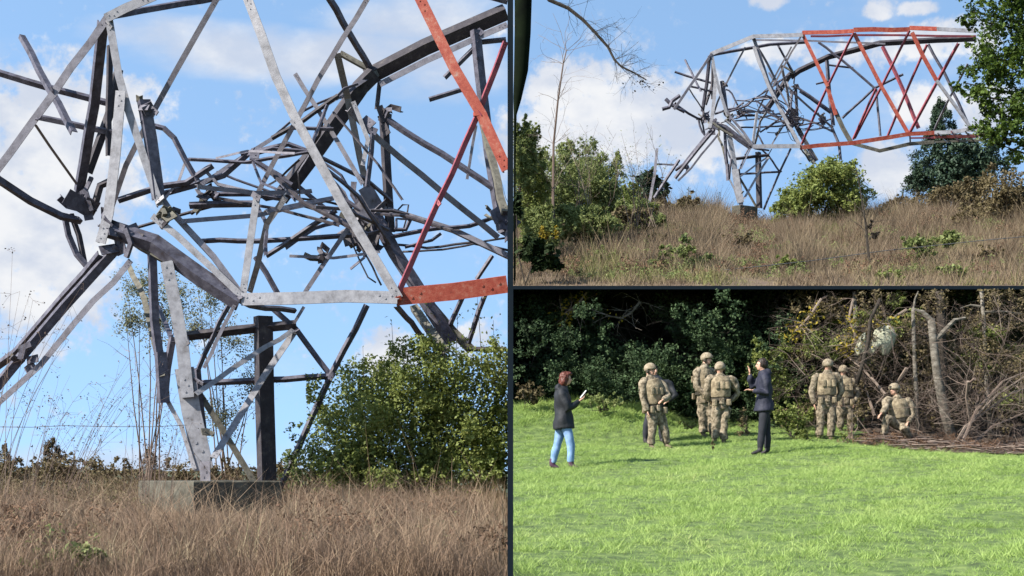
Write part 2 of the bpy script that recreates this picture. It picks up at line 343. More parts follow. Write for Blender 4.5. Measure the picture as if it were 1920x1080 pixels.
# dark dividers added between the three views: beam on the hillside's lip, slim post
g = Geo(); zt = CZ + (HY - 536.5) / F * TY0; hb = 6.5 / F * TY0
g.box((11.0, TY0 - .035, zt - hb / 2), (10.97, .034, hb / 2))
tag(obj('divider_beam', g, M['slate']), 'long slim dark slate divider beam added along the hillside above the wood', 'beam')
g = Geo(); PD = 7.2; w = 10.6 / F * PD; xc = (957 - CX) / F * PD
g.box((xc, PD, 2.2), (w / 2, w / 2, 2.1))
tag(obj('post', g, M['slate']), 'tall slim dark slate divider post added between dry field and green meadow', 'post')

# ---------------------------------------------------------------- foliage and grass generators
def rot_frames(n, up=0.0):
    a = rng.normal(size=(n, 3)); a[:, 2] += up; a /= np.linalg.norm(a, axis=1)[:, None]
    b = rng.normal(size=(n, 3)); b -= a * (a * b).sum(1)[:, None]; b /= np.linalg.norm(b, axis=1)[:, None]
    return a, b, np.cross(a, b)
def leaves(g, C, size, tint, aspect=.6, up=.9):
    n = len(C); nn, b, c = rot_frames(n, up); s = (size * rng.uniform(.55, 1.3, n))[:, None]
    V = np.stack([C - b * s, C - c * s * aspect + nn * s * .12, C + b * s, C + c * s * aspect + nn * s * .12], 1)
    g.quads(V, tint)
def clump_points(cl, n, shell=.55):
    """cl: world clumps (cx,cy,cz,rx,ry,rz) -> points mostly near the clump surfaces, broken up into sprigs"""
    cl = np.asarray(cl, float); wgt = (cl[:, 3] * cl[:, 5]); wgt /= wgt.sum()
    ns = max(n // 14, 1)
    k = rng.choice(len(cl), ns, p=wgt)
    d = rng.normal(size=(ns, 3)); d /= np.linalg.norm(d, axis=1)[:, None]
    r = (shell + (1 - shell) * rng.random(ns)) * rng.choice([1, 1, 1, 1.12, .8], ns)
    q = cl[k, :3] + d * r[:, None] * cl[k, 3:6]
    per = n // ns
    sp = np.repeat(q, per, 0); sc = np.repeat(cl[k, 3:6].min(1) * .17, per)
    t = np.repeat(np.clip(rng.normal(.5, .16, ns), 0, 1), per)
    C = sp + rng.normal(size=sp.shape) * sc[:, None]
    return C, np.clip(t + rng.normal(0, .13, len(C)), 0, 1)
def clipx(C, t, lo, hi, ylo=-9e9, yhi=9e9, pad=0):
    px, py = proj(C); m = (px > lo) & (px < hi) & (py > ylo) & (py < yhi); return C[m], t[m]
def pxclump(px, py, d, rx, ry, dep=None):
    s = d / F; c = P(px, py, d); return (c[0], c[1], c[2], rx * s, (dep if dep else rx * s * .9), ry * s)
def shrub(name, label, cat, base, clumps, n, size, material, win=(-1e5, 1e5), stems=6, group=None, shell=.5, stem_mat='bark', aspect=.6, top=None, crown='foliage'):
    root = thing(name, label, cat, base, group)
    subs = []
    for c in clumps:
        for _ in range(9):
            dv = rng.normal(size=3); dv /= np.linalg.norm(dv); q = rng.uniform(.18, .42)
            subs.append((c[0] + dv[0] * c[3] * .95, c[1] + dv[1] * c[4] * .95, c[2] + dv[2] * c[5] * .95, c[3] * q, c[4] * q, c[5] * q))
    allc = [(c[0], c[1], c[2], c[3] * .85, c[4] * .85, c[5] * .85) for c in clumps] + subs
    g = Geo(); C, t = clump_points(allc, n, shell); lim = -9e9 if top is None else top
    C, t = clipx(C, t, win[0], win[1], lim); leaves(g, C, size, t, aspect)
    obj(crown, g, M[material], root)
    if stems:
        g = Geo(); b = np.asarray(base, float)
        for i in range(stems):
            c = np.array(clumps[i % len(clumps)][:3]) + rng.normal(size=3) * np.array(clumps[i % len(clumps)][3:6]) * .3
            m = b * .5 + c * .5 + rng.normal(size=3) * .1
            pts = [b + rng.normal(size=3) * (.05, .05, 0), m, c]
            pxs, pys = proj(np.array(pts))
            if pxs.max() > win[1] or pxs.min() < win[0]: continue
            r0 = max(np.linalg.norm(c - b) * .018, .012); g.tube(pts, [r0, r0 * .6, r0 * .25], 5, tint=rng.random())
        if g.n: obj('stem' if crown == 'foliage' else 'trunk', g, M[stem_mat], root)
    return root
def twig_tree(g, p, d, L, r, depth, spread=.6, droop=0.0, kids=(2, 4), sides=4, lim=None, tint=None):
    p = np.asarray(p, float); d = nrmz(np.asarray(d, float)); n = 4; pts = [p]; dd = d
    for i in range(n):
        dd = nrmz(dd + rng.normal(size=3) * .16 + np.array((0, 0, -droop))); pts.append(pts[-1] + dd * L / n)
    pts = np.array(pts)
    if lim is not None:
        px, py = proj(pts); ok = (px > lim[0]) & (px < lim[1]) & (py > lim[2]) & (py < lim[3])
        k = len(pts) if ok.all() else int(np.argmin(ok))
        if k < 2: return
        pts = pts[:k]
    t = rng.random() if tint is None else tint
    g.tube(pts, np.linspace(r, r * .55, len(pts)), sides, tint=t, cap=False)
    if depth <= 0: return
    for _ in range(rng.integers(kids[0], kids[1] + 1)):
        i = rng.integers(1, len(pts)); nd = nrmz(dd + rng.normal(size=3) * spread)
        twig_tree(g, pts[i], nd, L * rng.uniform(.45, .75), r * .55, depth - 1, spread, droop, kids, max(3, sides - 1), lim, None)
def conifer(name, label, base, h, wd, material='conifer', n=2600, win=(-1e5, 1e5), group=None):
    root = thing(name, label, 'conifer', base, group); b = np.asarray(base, float)
    g = Geo(); g.tube([b, b + (0, 0, h * .98)], [h * .022, .01], 6); obj('trunk', g, M['bark'], root)
    g = Geo(); nb = 46; Cs = []
    for i in range(nb):
        z = h * (.08 + .9 * (i / nb) ** .9); rad = wd * (1 - z / h) ** .85 * rng.uniform(.65, 1.15) + .03
        a = rng.uniform(0, 6.28); m = n // nb; u = np.sqrt(rng.random(m))
        Cs.append(b + np.stack([np.cos(a) * rad * u, np.sin(a) * rad * u, z - rad * .28 * u + rng.normal(0, .02 * h, m)], 1) + rng.normal(0, .022 * h * (1.15 - z / h), (m, 3)))
    C = np.concatenate(Cs); t = np.clip(rng.normal(.5, .22, len(C)), 0, 1); C, t = clipx(C, t, *win)
    leaves(g, C, h * (.022 if n < 6000 else .016), t, .35); obj('crown', g, M[material], root)
    return root
def blades(xy, zf, h, w, tint, lean=.35, bend=True):
    n = len(xy); base = np.stack([xy[:, 0], xy[:, 1], zf - .02], 1)
    a = rng.uniform(0, 6.283, n); sv = np.stack([np.cos(a), np.sin(a), np.zeros(n)], 1) * (w / 2)[:, None]
    ld = rng.normal(0, lean, (n, 2)) * h[:, None]
    tip = base + np.stack([ld[:, 0], ld[:, 1], h], 1)
    mid = base + np.stack([ld[:, 0] * .3, ld[:, 1] * .3, h * .58], 1)
    if not bend: return np.stack([base - sv, base + sv, tip], 1)
    a_, b_, c_, d_ = base - sv, base + sv, mid + sv * .7, mid - sv * .7
    return np.concatenate([np.stack([a_, b_, c_], 1), np.stack([a_, c_, d_], 1), np.stack([d_, c_, tip], 1)], 1).reshape(n, 9, 3)

# ---------------------------------------------------------------- grass
def scatter_px(n, lo, hi, d0, d1, p=1.0, even=False):
    d = d0 + (d1 - d0) * rng.random(n * 2) ** p
    keep = rng.random(n * 2) < (1.0 if even else d / d1); d = d[keep][:n]
    px = rng.uniform(lo, hi, len(d)); return np.stack([(px - CX) / F * d, d], 1), px
def vnoise(xy, s, seed=0):
    r = np.random.default_rng(seed); o = 0
    for k in range(6):
        a = r.uniform(0, 6.28); fq = s * r.uniform(.6, 1.8); o = o + np.sin(xy[:, 0] * fq * math.cos(a) + xy[:, 1] * fq * math.sin(a) + r.uniform(0, 6.28))
    return o / 6 ** .5 / 1.2
# dry field grass, left
xy, px = scatter_px(230000, -120, 953, 10.4, 42, 1.15, True); gs = .62 + .38 * xy[:, 1] / 20
zf = np.array([lz(a, b) for a, b in xy]); vn = vnoise(xy, 2.3, 3)
vc = vnoise(xy, 7, 51); vd = vnoise(xy, 14, 52)
h = np.clip(rng.gamma(4, .055, len(xy)), .06, .6) * (1 + .3 * vn) * np.clip(1 + .45 * vc + .3 * vd, .25, 2) * gs; h *= np.where(rng.random(len(xy)) < .03, 1.5, 1)
h *= np.where((px > 235) & (px < 545) & (xy[:, 1] > 22) & (xy[:, 1] < 34.3), np.where(xy[:, 1] > 28, .12, .35), 1)
wd = rng.uniform(.004, .009, len(xy)) * (.5 + xy[:, 1] / 20)
tn = np.clip(.5 + .12 * vn + .14 * vnoise(xy, .8, 55) + .15 * vc + .1 * vd + rng.normal(0, .2, len(xy)), 0, .93); gr = (vnoise(xy, 1.7, 53) - .02 * (xy[:, 1] - 14)) > .9; tn = np.where(gr & (rng.random(len(xy)) < .6), 1, tn)
V = blades(xy, zf, h, wd, tn, np.where(rng.random(len(xy)) < .25, 1.0, .42)[:, None]); pxt, _ = proj(V.reshape(-1, 3)); ok = (pxt.reshape(-1, 9).max(1) < 954)
g = Geo(); g.quads(V[ok], tn[ok]); stuff(obj('dry_grass', g, M['dry']), 'tall dry brown grass covering the field below the wrecked pylon', 'grass')
# a few green weeds at the near left
root_cl = [pxclump(130, 1052, 11.6, 75, 30), pxclump(60, 1070, 11.4, 60, 22)]
shrub('weed', 'low yellow green weed patch at the near left of dry field', 'weed', P(120, 1085, 11.5), root_cl, 900, .045, 'willow', stems=5, stem_mat='twig')
# green meadow grass
xy, px = scatter_px(1000000, 962.5, 2000, 10.6, 34.5, 1.0)
vn = vnoise(xy, 3.1, 8); vb = vnoise(xy, 9.0, 9); v0 = vnoise(xy, .9, 10)
zf = np.array([rz(a, b) for a, b in xy])
vs1 = vnoise(xy, 17, 31); vs2 = vnoise(xy, 38, 32); vs3 = vnoise(xy, 85, 33)
h = np.clip(rng.gamma(5, .0058, len(xy)), .012, .06) * (1 + .3 * np.clip(vn, -1, 1.4)) * np.clip(1 + .4 * vb, .35, 2) * np.clip(1 + .45 * vs1 + .4 * vs2 + .35 * vs3, .2, 2.4); wd = rng.uniform(.005, .0105, len(xy)) * (1 + xy[:, 1] / 40)
far = np.clip((xy[:, 1] - 31.0) / 2, 0, 1) * (px < 1300); h *= 1 + .8 * far
keep2 = ~((px > 1560 + 40 * vs1) & (xy[:, 1] > 30.2 - .35 * (px - 1640) / 300 + .15 * vb)); bare = vs1 + .8 * vb + .5 * vn; keep = rng.random(len(xy)) < np.clip(1.25 + .55 * bare, .15, 1); keep &= keep2
tn = np.clip(.52 + .1 * vn + .1 * v0 + .12 * vs2 + .12 * vs1 + .14 * vs3 - .3 * (vnoise(xy, 5, 41) > 1.35) + rng.normal(0, .15, len(xy)), 0, 1)
xy, px, zf, h, wd, tn = (a[keep] for a in (xy, px, zf, h, wd, tn))
V = blades(xy, zf, h, wd, tn, .85, False)
V[:, :, 0] = np.maximum(V[:, :, 0], .006)
g = Geo(); g.quads(V, tn); stuff(obj('meadow_grass', g, M['blade']), 'short bright green meadow grass in sunlight', 'grass')
# hillside grass
xy, px = scatter_px(190000, 963, 2010, 33.3, 66, 1.0)
zf = np.array([tz(p, y) for p, (_, y) in zip(px, xy)]); vn = vnoise(xy, .7, 21); vb = vnoise(xy, 2.3, 22)
near = np.clip(1 - (xy[:, 1] - 33.3) / 7, 0, 1)
h = np.clip(rng.gamma(5, .075, len(xy)), .08, .9) * (1 + .3 * vn) * (1 - .5 * near); wd = rng.uniform(.012, .028, len(xy))
h = h * np.where((px > 1360) & (px < 1450), .55, 1)
v3 = vnoise(xy, 5, 61); grn = (vnoise(xy, 1.1, 62) + 1.1 * near + .3 * (px > 1600) + .35 * (vnoise(xy, 4, 63))) > .55
h = h * np.clip(1 + .4 * vb + .4 * v3, .3, 2)
tn = np.clip(.45 + .15 * vn + .15 * vb + .1 * v3 + .16 * near + rng.normal(0, .2, len(xy)), 0, .9); tn = np.where(grn & (rng.random(len(xy)) < .75), rng.uniform(.88, 1, len(xy)), tn)
V = blades(xy, zf, h, wd, tn, .45, False); pxt, _ = proj(V.reshape(-1, 3)); ok = (pxt.reshape(-1, 3).min(1) > 963)
V = V[ok]; V[:, :, 1] = np.maximum(V[:, :, 1], TY0 + .01)
g = Geo(); g.quads(V, tn[ok]); stuff(obj('hillside_grass', g, M['dry2']), 'rough tawny and olive grass covering the hillside', 'grass')

# ---------------------------------------------------------------- pylons
# (name, paint, width px, depth layers start>end, polyline px) traced for the wreck; N near face, M middle, F far face
BARS = [
 ('corner_leg', 'G', 17, 'NN', [(203, 30), (100, 175), (-30, 350)]),
 ('leg', 'D', 18, 'NM', [(195, 45), (178, 200), (150, 362)]),
 ('leg', 'L', 17, 'NN', [(204, 35), (222, 140), (240, 205), (268, 290), (300, 385)]),
 ('brace', 'K', 10, 'MM', [(208, 85), (206, 292)]),
 ('brace', 'K', 14, 'MM', [(226, 130), (208, 215), (168, 325)]),
 ('leg', 'L', 23, 'NN', [(226, 170), (216, 290), (203, 400), (188, 455)]),
 ('brace', 'G', 12, 'NM', [(408, -5), (290, 205), (236, 310), (208, 392)]),
 ('broken_leg', 'D', 22, 'NN', [(272, 186), (285, 260), (300, 372)]),
 ('brace', 'D', 12, 'MN', [(42, 65), (95, 165), (140, 246)]),
 ('brace', 'D', 11, 'MM', [(-25, 132), (95, 168), (200, 195)]),
 ('brace', 'D', 10, 'MM', [(72, 221), (215, 250)]),
 ('brace', 'G', 7, 'NM', [(66, 234), (145, 347)]),
 ('bent_bar', 'D', 13, 'NM', [(-25, 312), (0, 336), (60, 375), (118, 403), (152, 410)]),
 ('bent_bar', 'D', 10, 'MM', [(122, 400), (130, 440), (145, 475), (168, 502)]),
 ('bent_bar', 'K', 9, 'MM', [(135, 400), (150, 440), (160, 490)]),
 ('bent_bar', 'D', 9, 'MM', [(288, 233), (308, 238), (328, 257), (350, 300), (372, 338)]),
 ('chord', 'D', 30, 'NN', [(205, 420), (290, 447), (380, 512), (455, 560)]),
 ('chord', 'L', 15, 'NN', [(285, 405), (330, 440), (400, 505), (458, 560)]),
 ('chord', 'G', 13, 'NN', [(298, 362), (318, 392), (400, 480), (452, 550)]),
 ('brace', 'B', 12, 'NN', [(210, 425), (265, 462), (330, 498)]),
 ('chord', 'L', 28, 'NN', [(452, 561), (745, 558)]),
 ('leg', 'L', 21, 'NN', [(462, -8), (550, 215), (640, 380), (748, 560)]),
 ('brace', 'G', 11, 'NM', [(692, -8), (620, 110), (552, 232), (515, 300), (478, 372)]),
 ('leg', 'L', 16, 'NN', [(482, 365), (468, 460), (455, 552)]),
 ('brace', 'L', 13, 'NM', [(535, 370), (500, 420), (482, 500), (468, 548)]),
 ('main_chord', 'K', 27, 'FF', [(528, 375), (600, 280), (680, 165), (705, 140)]),
 ('brace', 'D', 11, 'MF', [(618, -8), (660, 65), (697, 127)]),
 ('brace', 'B', 10, 'FF', [(638, 98), (705, 135)]),
 ('brace', 'L', 15, 'MF', [(632, 100), (652, 185), (688, 352)]),
 ('brace', 'G', 10, 'MM', [(553, 138), (612, 232), (680, 345)]),
 ('brace', 'G', 9, 'MF', [(378, 345), (465, 288), (612, 196), (692, 144)]),
 ('brace', 'D', 8, 'MM', [(452, 292), (540, 272), (580, 287)]),
 ('brace', 'D', 6, 'MM', [(548, 241), (625, 243)]),
 ('brace', 'D', 7, 'MM', [(470, 295), (548, 345)]),
 ('post_leg', 'K', 15, 'FF', [(722, 205), (728, 320), (735, 435)]),
 ('hanger', 'K', 7, 'FF', [(714, 150), (708, 205)]),
 ('brace', 'D', 11, 'FF', [(728, 221), (830, 285), (942, 360)]),
 ('brace', 'G', 12, 'MF', [(655, 205), (712, 262), (830, 360), (935, 445)]),
 ('brace', 'L', 10, 'MM', [(662, 190), (690, 262), (680, 310)]),
 ('brace', 'D', 8, 'MM', [(690, 350), (700, 250)]),
 ('brace', 'G', 10, 'NM', [(370, 350), (480, 362), (585, 358)]),
 ('brace', 'D', 11, 'MM', [(355, 388), (480, 385)]),
 ('brace', 'G', 10, 'NM', [(340, 415), (480, 404), (625, 372)]),
 ('brace', 'D', 8, 'MM', [(378, 454), (480, 454), (660, 443)]),
 ('brace', 'D', 8, 'MM', [(500, 482), (632, 396)]),
 ('brace', 'D', 9, 'MM', [(560, 378), (600, 390), (690, 440)]),
 ('brace', 'G', 10, 'NM', [(500, 396), (628, 370)]),
 ('brace', 'D', 9, 'MM', [(480, 480), (500, 510), (525, 555)]),
 ('brace', 'G', 10, 'MM', [(655, 425), (610, 490), (572, 548)]),
 ('leg', 'D', 22, 'FF', [(705, 395), (745, 470), (790, 540), (852, 640)]),
 ('leg', 'B', 16, 'FM', [(775, 572), (805, 615), (838, 660)]),
 ('brace', 'D', 9, 'MF', [(745, 572), (775, 605), (805, 648)]),
 ('brace', 'G', 12, 'FF', [(700, 385), (760, 402), (850, 430), (955, 480)]),
 ('brace', 'D', 7, 'FF', [(735, 445), (800, 432), (880, 425), (955, 398)]),
 ('cable', 'K', 6, 'FF', [(735, 458), (800, 465), (880, 455), (955, 470)]),
 ('cable', 'K', 5, 'FF', [(755, 472), (830, 468), (955, 445)]),
 ('cable', 'K', 4, 'MM', [(660, 455), (675, 490), (690, 520), (705, 530)]),
 ('cable', 'K', 5, 'MM', [(665, 445), (690, 485), (715, 535)]),
 ('cable', 'K', 4, 'FF', [(740, 400), (755, 384), (766, 384), (762, 410), (755, 435)]),
 # tripod at the left
 ('strut', 'D', 17, 'NN', [(222, 465), (120, 578), (40, 672), (-20, 745)]),
 ('strut', 'D', 14, 'NM', [(190, 480), (95, 590), (30, 665), (-20, 700)]),
 ('strut', 'G', 13, 'NN', [(245, 488), (140, 605), (75, 685), (-5, 757)]),
 # V strut and legs
 ('brace', 'B', 11, 'MN', [(240, 495), (270, 560), (304, 705)]),
 ('brace', 'D', 15, 'NN', [(287, 470), (292, 600), (305, 700)]),
 ('brace', 'D', 8, 'MN', [(290, 560), (325, 640)]),
 ('brace', 'D', 12, 'NN', [(326, 632), (316, 690), (310, 752)]),
 ('brace', 'D', 20, 'NN', [(304, 660), (310, 755)]),
 ('brace', 'L', 10, 'NN', [(312, 748), (340, 800), (365, 880)]),
 ('leg', 'L', 28, 'NN', [(312, 490), (330, 580), (342, 650), (352, 745)]),
 ('leg', 'L', 42, 'NN', [(345, 690), (358, 770), (374, 840), (382, 880)]),
 ('leg', 'D', 12, 'MM', [(372, 690), (378, 760), (384, 810)]),
 ('leg', 'G', 24, 'NN', [(384, 865), (385, 905)]),
 ('brace', 'K', 15, 'MM', [(348, 634), (450, 622), (556, 612)]),
 ('brace', 'D', 8, 'MM', [(432, 570), (412, 605), (372, 695)]),
 ('brace', 'G', 8, 'NN', [(440, 572), (420, 610), (382, 690)]),
 ('brace', 'L', 11, 'NM', [(368, 738), (470, 668), (550, 618)]),
 ('brace', 'D', 10, 'MM', [(362, 722), (490, 715), (622, 708)]),
 ('brace', 'B', 11, 'MM', [(376, 740), (422, 812), (478, 905)]),
 ('brace', 'L', 15, 'NM', [(400, 858), (440, 795), (495, 705), (552, 622)]),
 ('post_leg', 'K', 31, 'MM', [(498, 592), (501, 750), (506, 912)]),
 ('brace', 'D', 10, 'MM', [(690, 573), (625, 700), (524, 922)]),
 ('brace', 'D', 9, 'MM', [(510, 575), (556, 616), (622, 704)]),
 ('brace', 'D', 9, 'NM', [(432, 558), (470, 575), (555, 585)]),
 ('brace', 'G', 7, 'MM', [(570, 575), (540, 625)]),
 ('brace', 'D', 10, 'MM', [(305, 365), (360, 350), (420, 330), (465, 290)]),
 ('brace', 'D', 10, 'MM', [(222, 378), (300, 352), (350, 345), (400, 312)]),
]
CUT = [  # the left wreck's members that run out at the panel's right
 ('top_chord', 'L', 20, 'NN', [(198, 34), (235, 15), (290, -8)]),
 ('top_chord', 'D', 11, 'MF', [(203, 32), (300, 15), (420, -6)]),
 ('chord', 'O', 38, 'NN', [(742, 557), (850, 547), (951, 533)]),
 ('main_chord', 'K', 26, 'FF', [(690, 150), (800, 93), (951, 27)]),
 ('main_chord', 'G', 13, 'FF', [(712, 158), (800, 113), (951, 46)]),
 ('leg', 'O', 24, 'NN', [(785, -8), (850, 125), (903, 215), (950, 318)]),
 ('brace', 'R', 10, 'NN', [(949, 78), (897, 215), (822, 380), (745, 556)]),
 ('leg', 'D', 17, 'FF', [(895, 55), (905, 150), (930, 340), (945, 430)]),
 ('leg', 'B', 13, 'FM', [(898, 200), (925, 300), (948, 395)]),
 ('brace', 'D', 8, 'FF', [(835, 147), (890, 92)]), ('brace', 'D', 8, 'FF', [(805, 188), (870, 168)]),
 ('brace', 'D', 8, 'FF', [(890, 82), (949, 76)]), ('brace', 'G', 6, 'FF', [(893, 235), (876, 336)]),
 ('brace', 'D', 8, 'FF', [(870, 555), (845, 610)]), ('brace', 'D', 8, 'FF', [(912, 552), (880, 645)]),
 ('brace', 'B', 16, 'FF', [(812, 575), (850, 620), (885, 655)]), ('brace', 'K', 8, 'FF', [(880, 657), (950, 657)]),
 ('brace', 'D', 7, 'FF', [(925, 480), (895, 525)]), ('top_chord', 'D', 9, 'FF', [(905, -8), (951, 5)]),
]
EXT = [  # the second view's own members, in its own pixels
 ('top_chord', 'L', 9, 'NN', [(1333, 101), (1413, 68), (1506, 65)]), ('top_chord', 'D', 5, 'MM', [(1334, 104), (1445, 84), (1510, 80)]),
 ('top_chord', 'O', 9.5, 'NN', [(1505, 61), (1601, 58)]), ('top_chord', 'O', 10, 'NN', [(1601, 56), (1706, 55)]), ('top_chord', 'O', 10, 'NN', [(1706, 52), (1757, 54)]),
 ('top_chord', 'L', 9, 'NN', [(1757, 54), (1830, 58)]), ('top_chord', 'G', 4, 'MM', [(1415, 75), (1510, 76), (1660, 82)]), ('top_chord', 'R', 4, 'MM', [(1520, 68), (1610, 66), (1830, 68)]),
 ('main_chord', 'K', 9, 'FF', [(1484, 146), (1500, 134), (1555, 108), (1650, 83), (1720, 79), (1830, 74)]),
 ('brace', 'G', 4, 'MF', [(1412, 72), (1440, 120), (1462, 165)]), ('brace', 'G', 4, 'NM', [(1503, 66), (1475, 115), (1445, 170)]),
 ('brace', 'D', 4, 'FF', [(1460, 84), (1490, 138)]),
 ('leg', 'G', 6, 'NN', [(1414, 72), (1440, 150), (1470, 215), (1501, 276)]),
 ('leg', 'O', 7, 'NN', [(1505, 64), (1530, 115), (1552, 162)]), ('leg', 'O', 7, 'NN', [(1552, 162), (1562, 195), (1568, 215)]), ('leg', 'B', 7, 'NN', [(1566, 205), (1582, 240), (1598, 268)]),
 ('leg', 'O', 7, 'NN', [(1602, 62), (1655, 165), (1706, 254)]), ('leg', 'O', 7, 'NN', [(1711, 60), (1732, 105), (1757, 150)]), ('leg', 'L', 6, 'NN', [(1757, 150), (1790, 195), (1822, 240)]),
 ('brace', 'R', 4, 'NF', [(1602, 62), (1582, 102), (1548, 172), (1518, 240), (1501, 276)]), ('brace', 'R', 4, 'NF', [(1706, 58), (1655, 160), (1603, 260)]),
 ('brace', 'R', 4, 'NF', [(1739, 84), (1700, 172), (1664, 258)]), ('brace', 'R', 5, 'NF', [(1798, 82), (1757, 156), (1705, 252)]), ('brace', 'G', 4, 'NF', [(1815, 120), (1775, 195), (1750, 250)]),
 ('leg', 'R', 6, 'FF', [(1656, 86), (1695, 168), (1724, 240)]), ('leg', 'D', 5, 'FF', [(1742, 82), (1772, 135), (1798, 190), (1820, 240)]),
 ('leg', 'D', 6, 'FF', [(1552, 113), (1556, 165), (1564, 235)]), ('brace', 'D', 4, 'FF', [(1535, 78), (1580, 112), (1645, 168)]),
 ('brace', 'D', 4, 'FF', [(1694, 140), (1640, 166), (1580, 222)]), ('brace', 'D', 4, 'FF', [(1644, 166), (1652, 255)]), ('brace', 'R', 4, 'MF', [(1643, 167), (1600, 262)]),
 ('brace', 'D', 4, 'FF', [(1500, 170), (1560, 212)]), ('brace', 'D', 3, 'FF', [(1550, 122), (1600, 128)]), ('brace', 'D', 3, 'MM', [(1530, 158), (1556, 152)]),
 ('chord', 'O', 9, 'NN', [(1500, 277), (1600, 268), (1706, 251), (1752, 249)]), ('chord', 'L', 9, 'NN', [(1752, 249), (1845, 243)]),
 ('chord', 'B', 7, 'FF', [(1595, 268), (1650, 283), (1706, 270), (1752, 266)]), ('chord', 'O', 6, 'NM', [(1752, 257), (1800, 255), (1842, 252)]), ('chord', 'B', 4, 'FF', [(1706, 268), (1845, 263)]), ('chord', 'R', 3, 'MM', [(1706, 259), (1835, 257)]),
 ('brace', 'D', 4, 'NF', [(1706, 252), (1708, 272)]), ('brace', 'L', 4, 'NF', [(1760, 250), (1775, 266)]), ('brace', 'R', 4, 'NF', [(1785, 248), (1798, 264)]), ('brace', 'L', 4, 'NF', [(1812, 246), (1825, 262)]),
 ('bent_bar', 'D', 6, 'NN', [(1276, 180), (1262, 190), (1256, 202), (1242, 206)]), ('bent_bar', 'D', 6, 'NN', [(1249, 184), (1260, 195), (1285, 208)]),
 ('leg', 'G', 6, 'NN', [(1232, 278), (1227, 330), (1214, 392)]), ('brace', 'G', 4, 'NN', [(1230, 308), (1272, 309)]), ('strut', 'D', 5, 'NN', [(1275, 300), (1255, 330), (1228, 372)]),
 ('leg', 'B', 6, 'FF', [(1498, 240), (1515, 272), (1532, 300)]), ('leg', 'D', 5, 'FF', [(1560, 235), (1575, 270), (1578, 300)]),
]
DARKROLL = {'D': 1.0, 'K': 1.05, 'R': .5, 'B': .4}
def build_pylon(label, base, mapping, depths, wscale, bars, own, base_d):
    root = thing('collapsed_pylon', label, 'pylon', base)
    D = dict(zip('NMF', depths))
    for src, (mp, ws) in ((bars, (mapping, wscale)), (own, (lambda p: p, 1.0))):
        for name, m, w, lay, pts in src:
            q = [mp(p) for p in pts]; n = len(q)
            jit = random.uniform(-.12, .12) * (base_d / 20) ** .3
            d = np.linspace(D[lay[0]], D[lay[1]], n) + jit
            pts3 = [P(a, b, dd) for (a, b), dd in zip(q, d)]
            wm_ = w * ws * d.mean() / F * .84
            fine = [pts3[0]]                                   # wrecked members are never quite straight
            for p0, p1 in zip(pts3[:-1], pts3[1:]):
                L = np.linalg.norm(p1 - p0); kk = 3 if L > 12 * wm_ else 1
                for i in range(1, kk + 1): fine.append(p0 + (p1 - p0) * i / kk + (rng.normal(size=3) * wm_ * .11 if i < kk else 0))
            ends = (pts3[0], pts3[-1]); pts3 = fine
            g = Geo(); dx = q[-1][0] - q[0][0]; dy = q[-1][1] - q[0][1]
            if name == 'cable': g.tube(pts3, wm_ * .5, 6); g.smooth = True
            else:
                dark = DARKROLL.get(m, 0)
                # dark members turn a flange away from the sun; light ones face it
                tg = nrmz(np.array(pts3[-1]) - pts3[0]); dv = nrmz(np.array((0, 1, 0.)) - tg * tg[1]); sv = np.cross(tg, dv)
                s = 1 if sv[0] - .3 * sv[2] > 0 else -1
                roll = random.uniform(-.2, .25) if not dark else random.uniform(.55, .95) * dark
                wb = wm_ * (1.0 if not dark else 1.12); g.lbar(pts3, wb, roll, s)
                dv = nrmz(np.array((0, 1, 0.)) - tg * tg[1]); sv = np.cross(tg, dv) * s; aa = sv * math.cos(roll) + dv * math.sin(roll); bb = dv * math.cos(roll) - sv * math.sin(roll)
                Mb = np.stack([tg, aa, bb], 1)
                if base_d < 40 and w >= 8:                     # bolt heads near both ends
                    for e, sg in ((pts3[0], 1), (pts3[-1], -1)):
                        t2 = nrmz((pts3[1] - pts3[0]) if sg > 0 else (pts3[-1] - pts3[-2])) * sg
                        for kk in range(3): g.box(e + t2 * wb * (.45 + .5 * kk) + aa * wb * (.12 if kk % 2 else -.12) - bb * .006, (wb * .055, wb * .055, .01), Mb)
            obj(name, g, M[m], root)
    return root, D
left_map = lambda p: p
right_map = lambda p: (1335 + .305 * (p[0] - 203), 100 + .329 * (p[1] - 30))
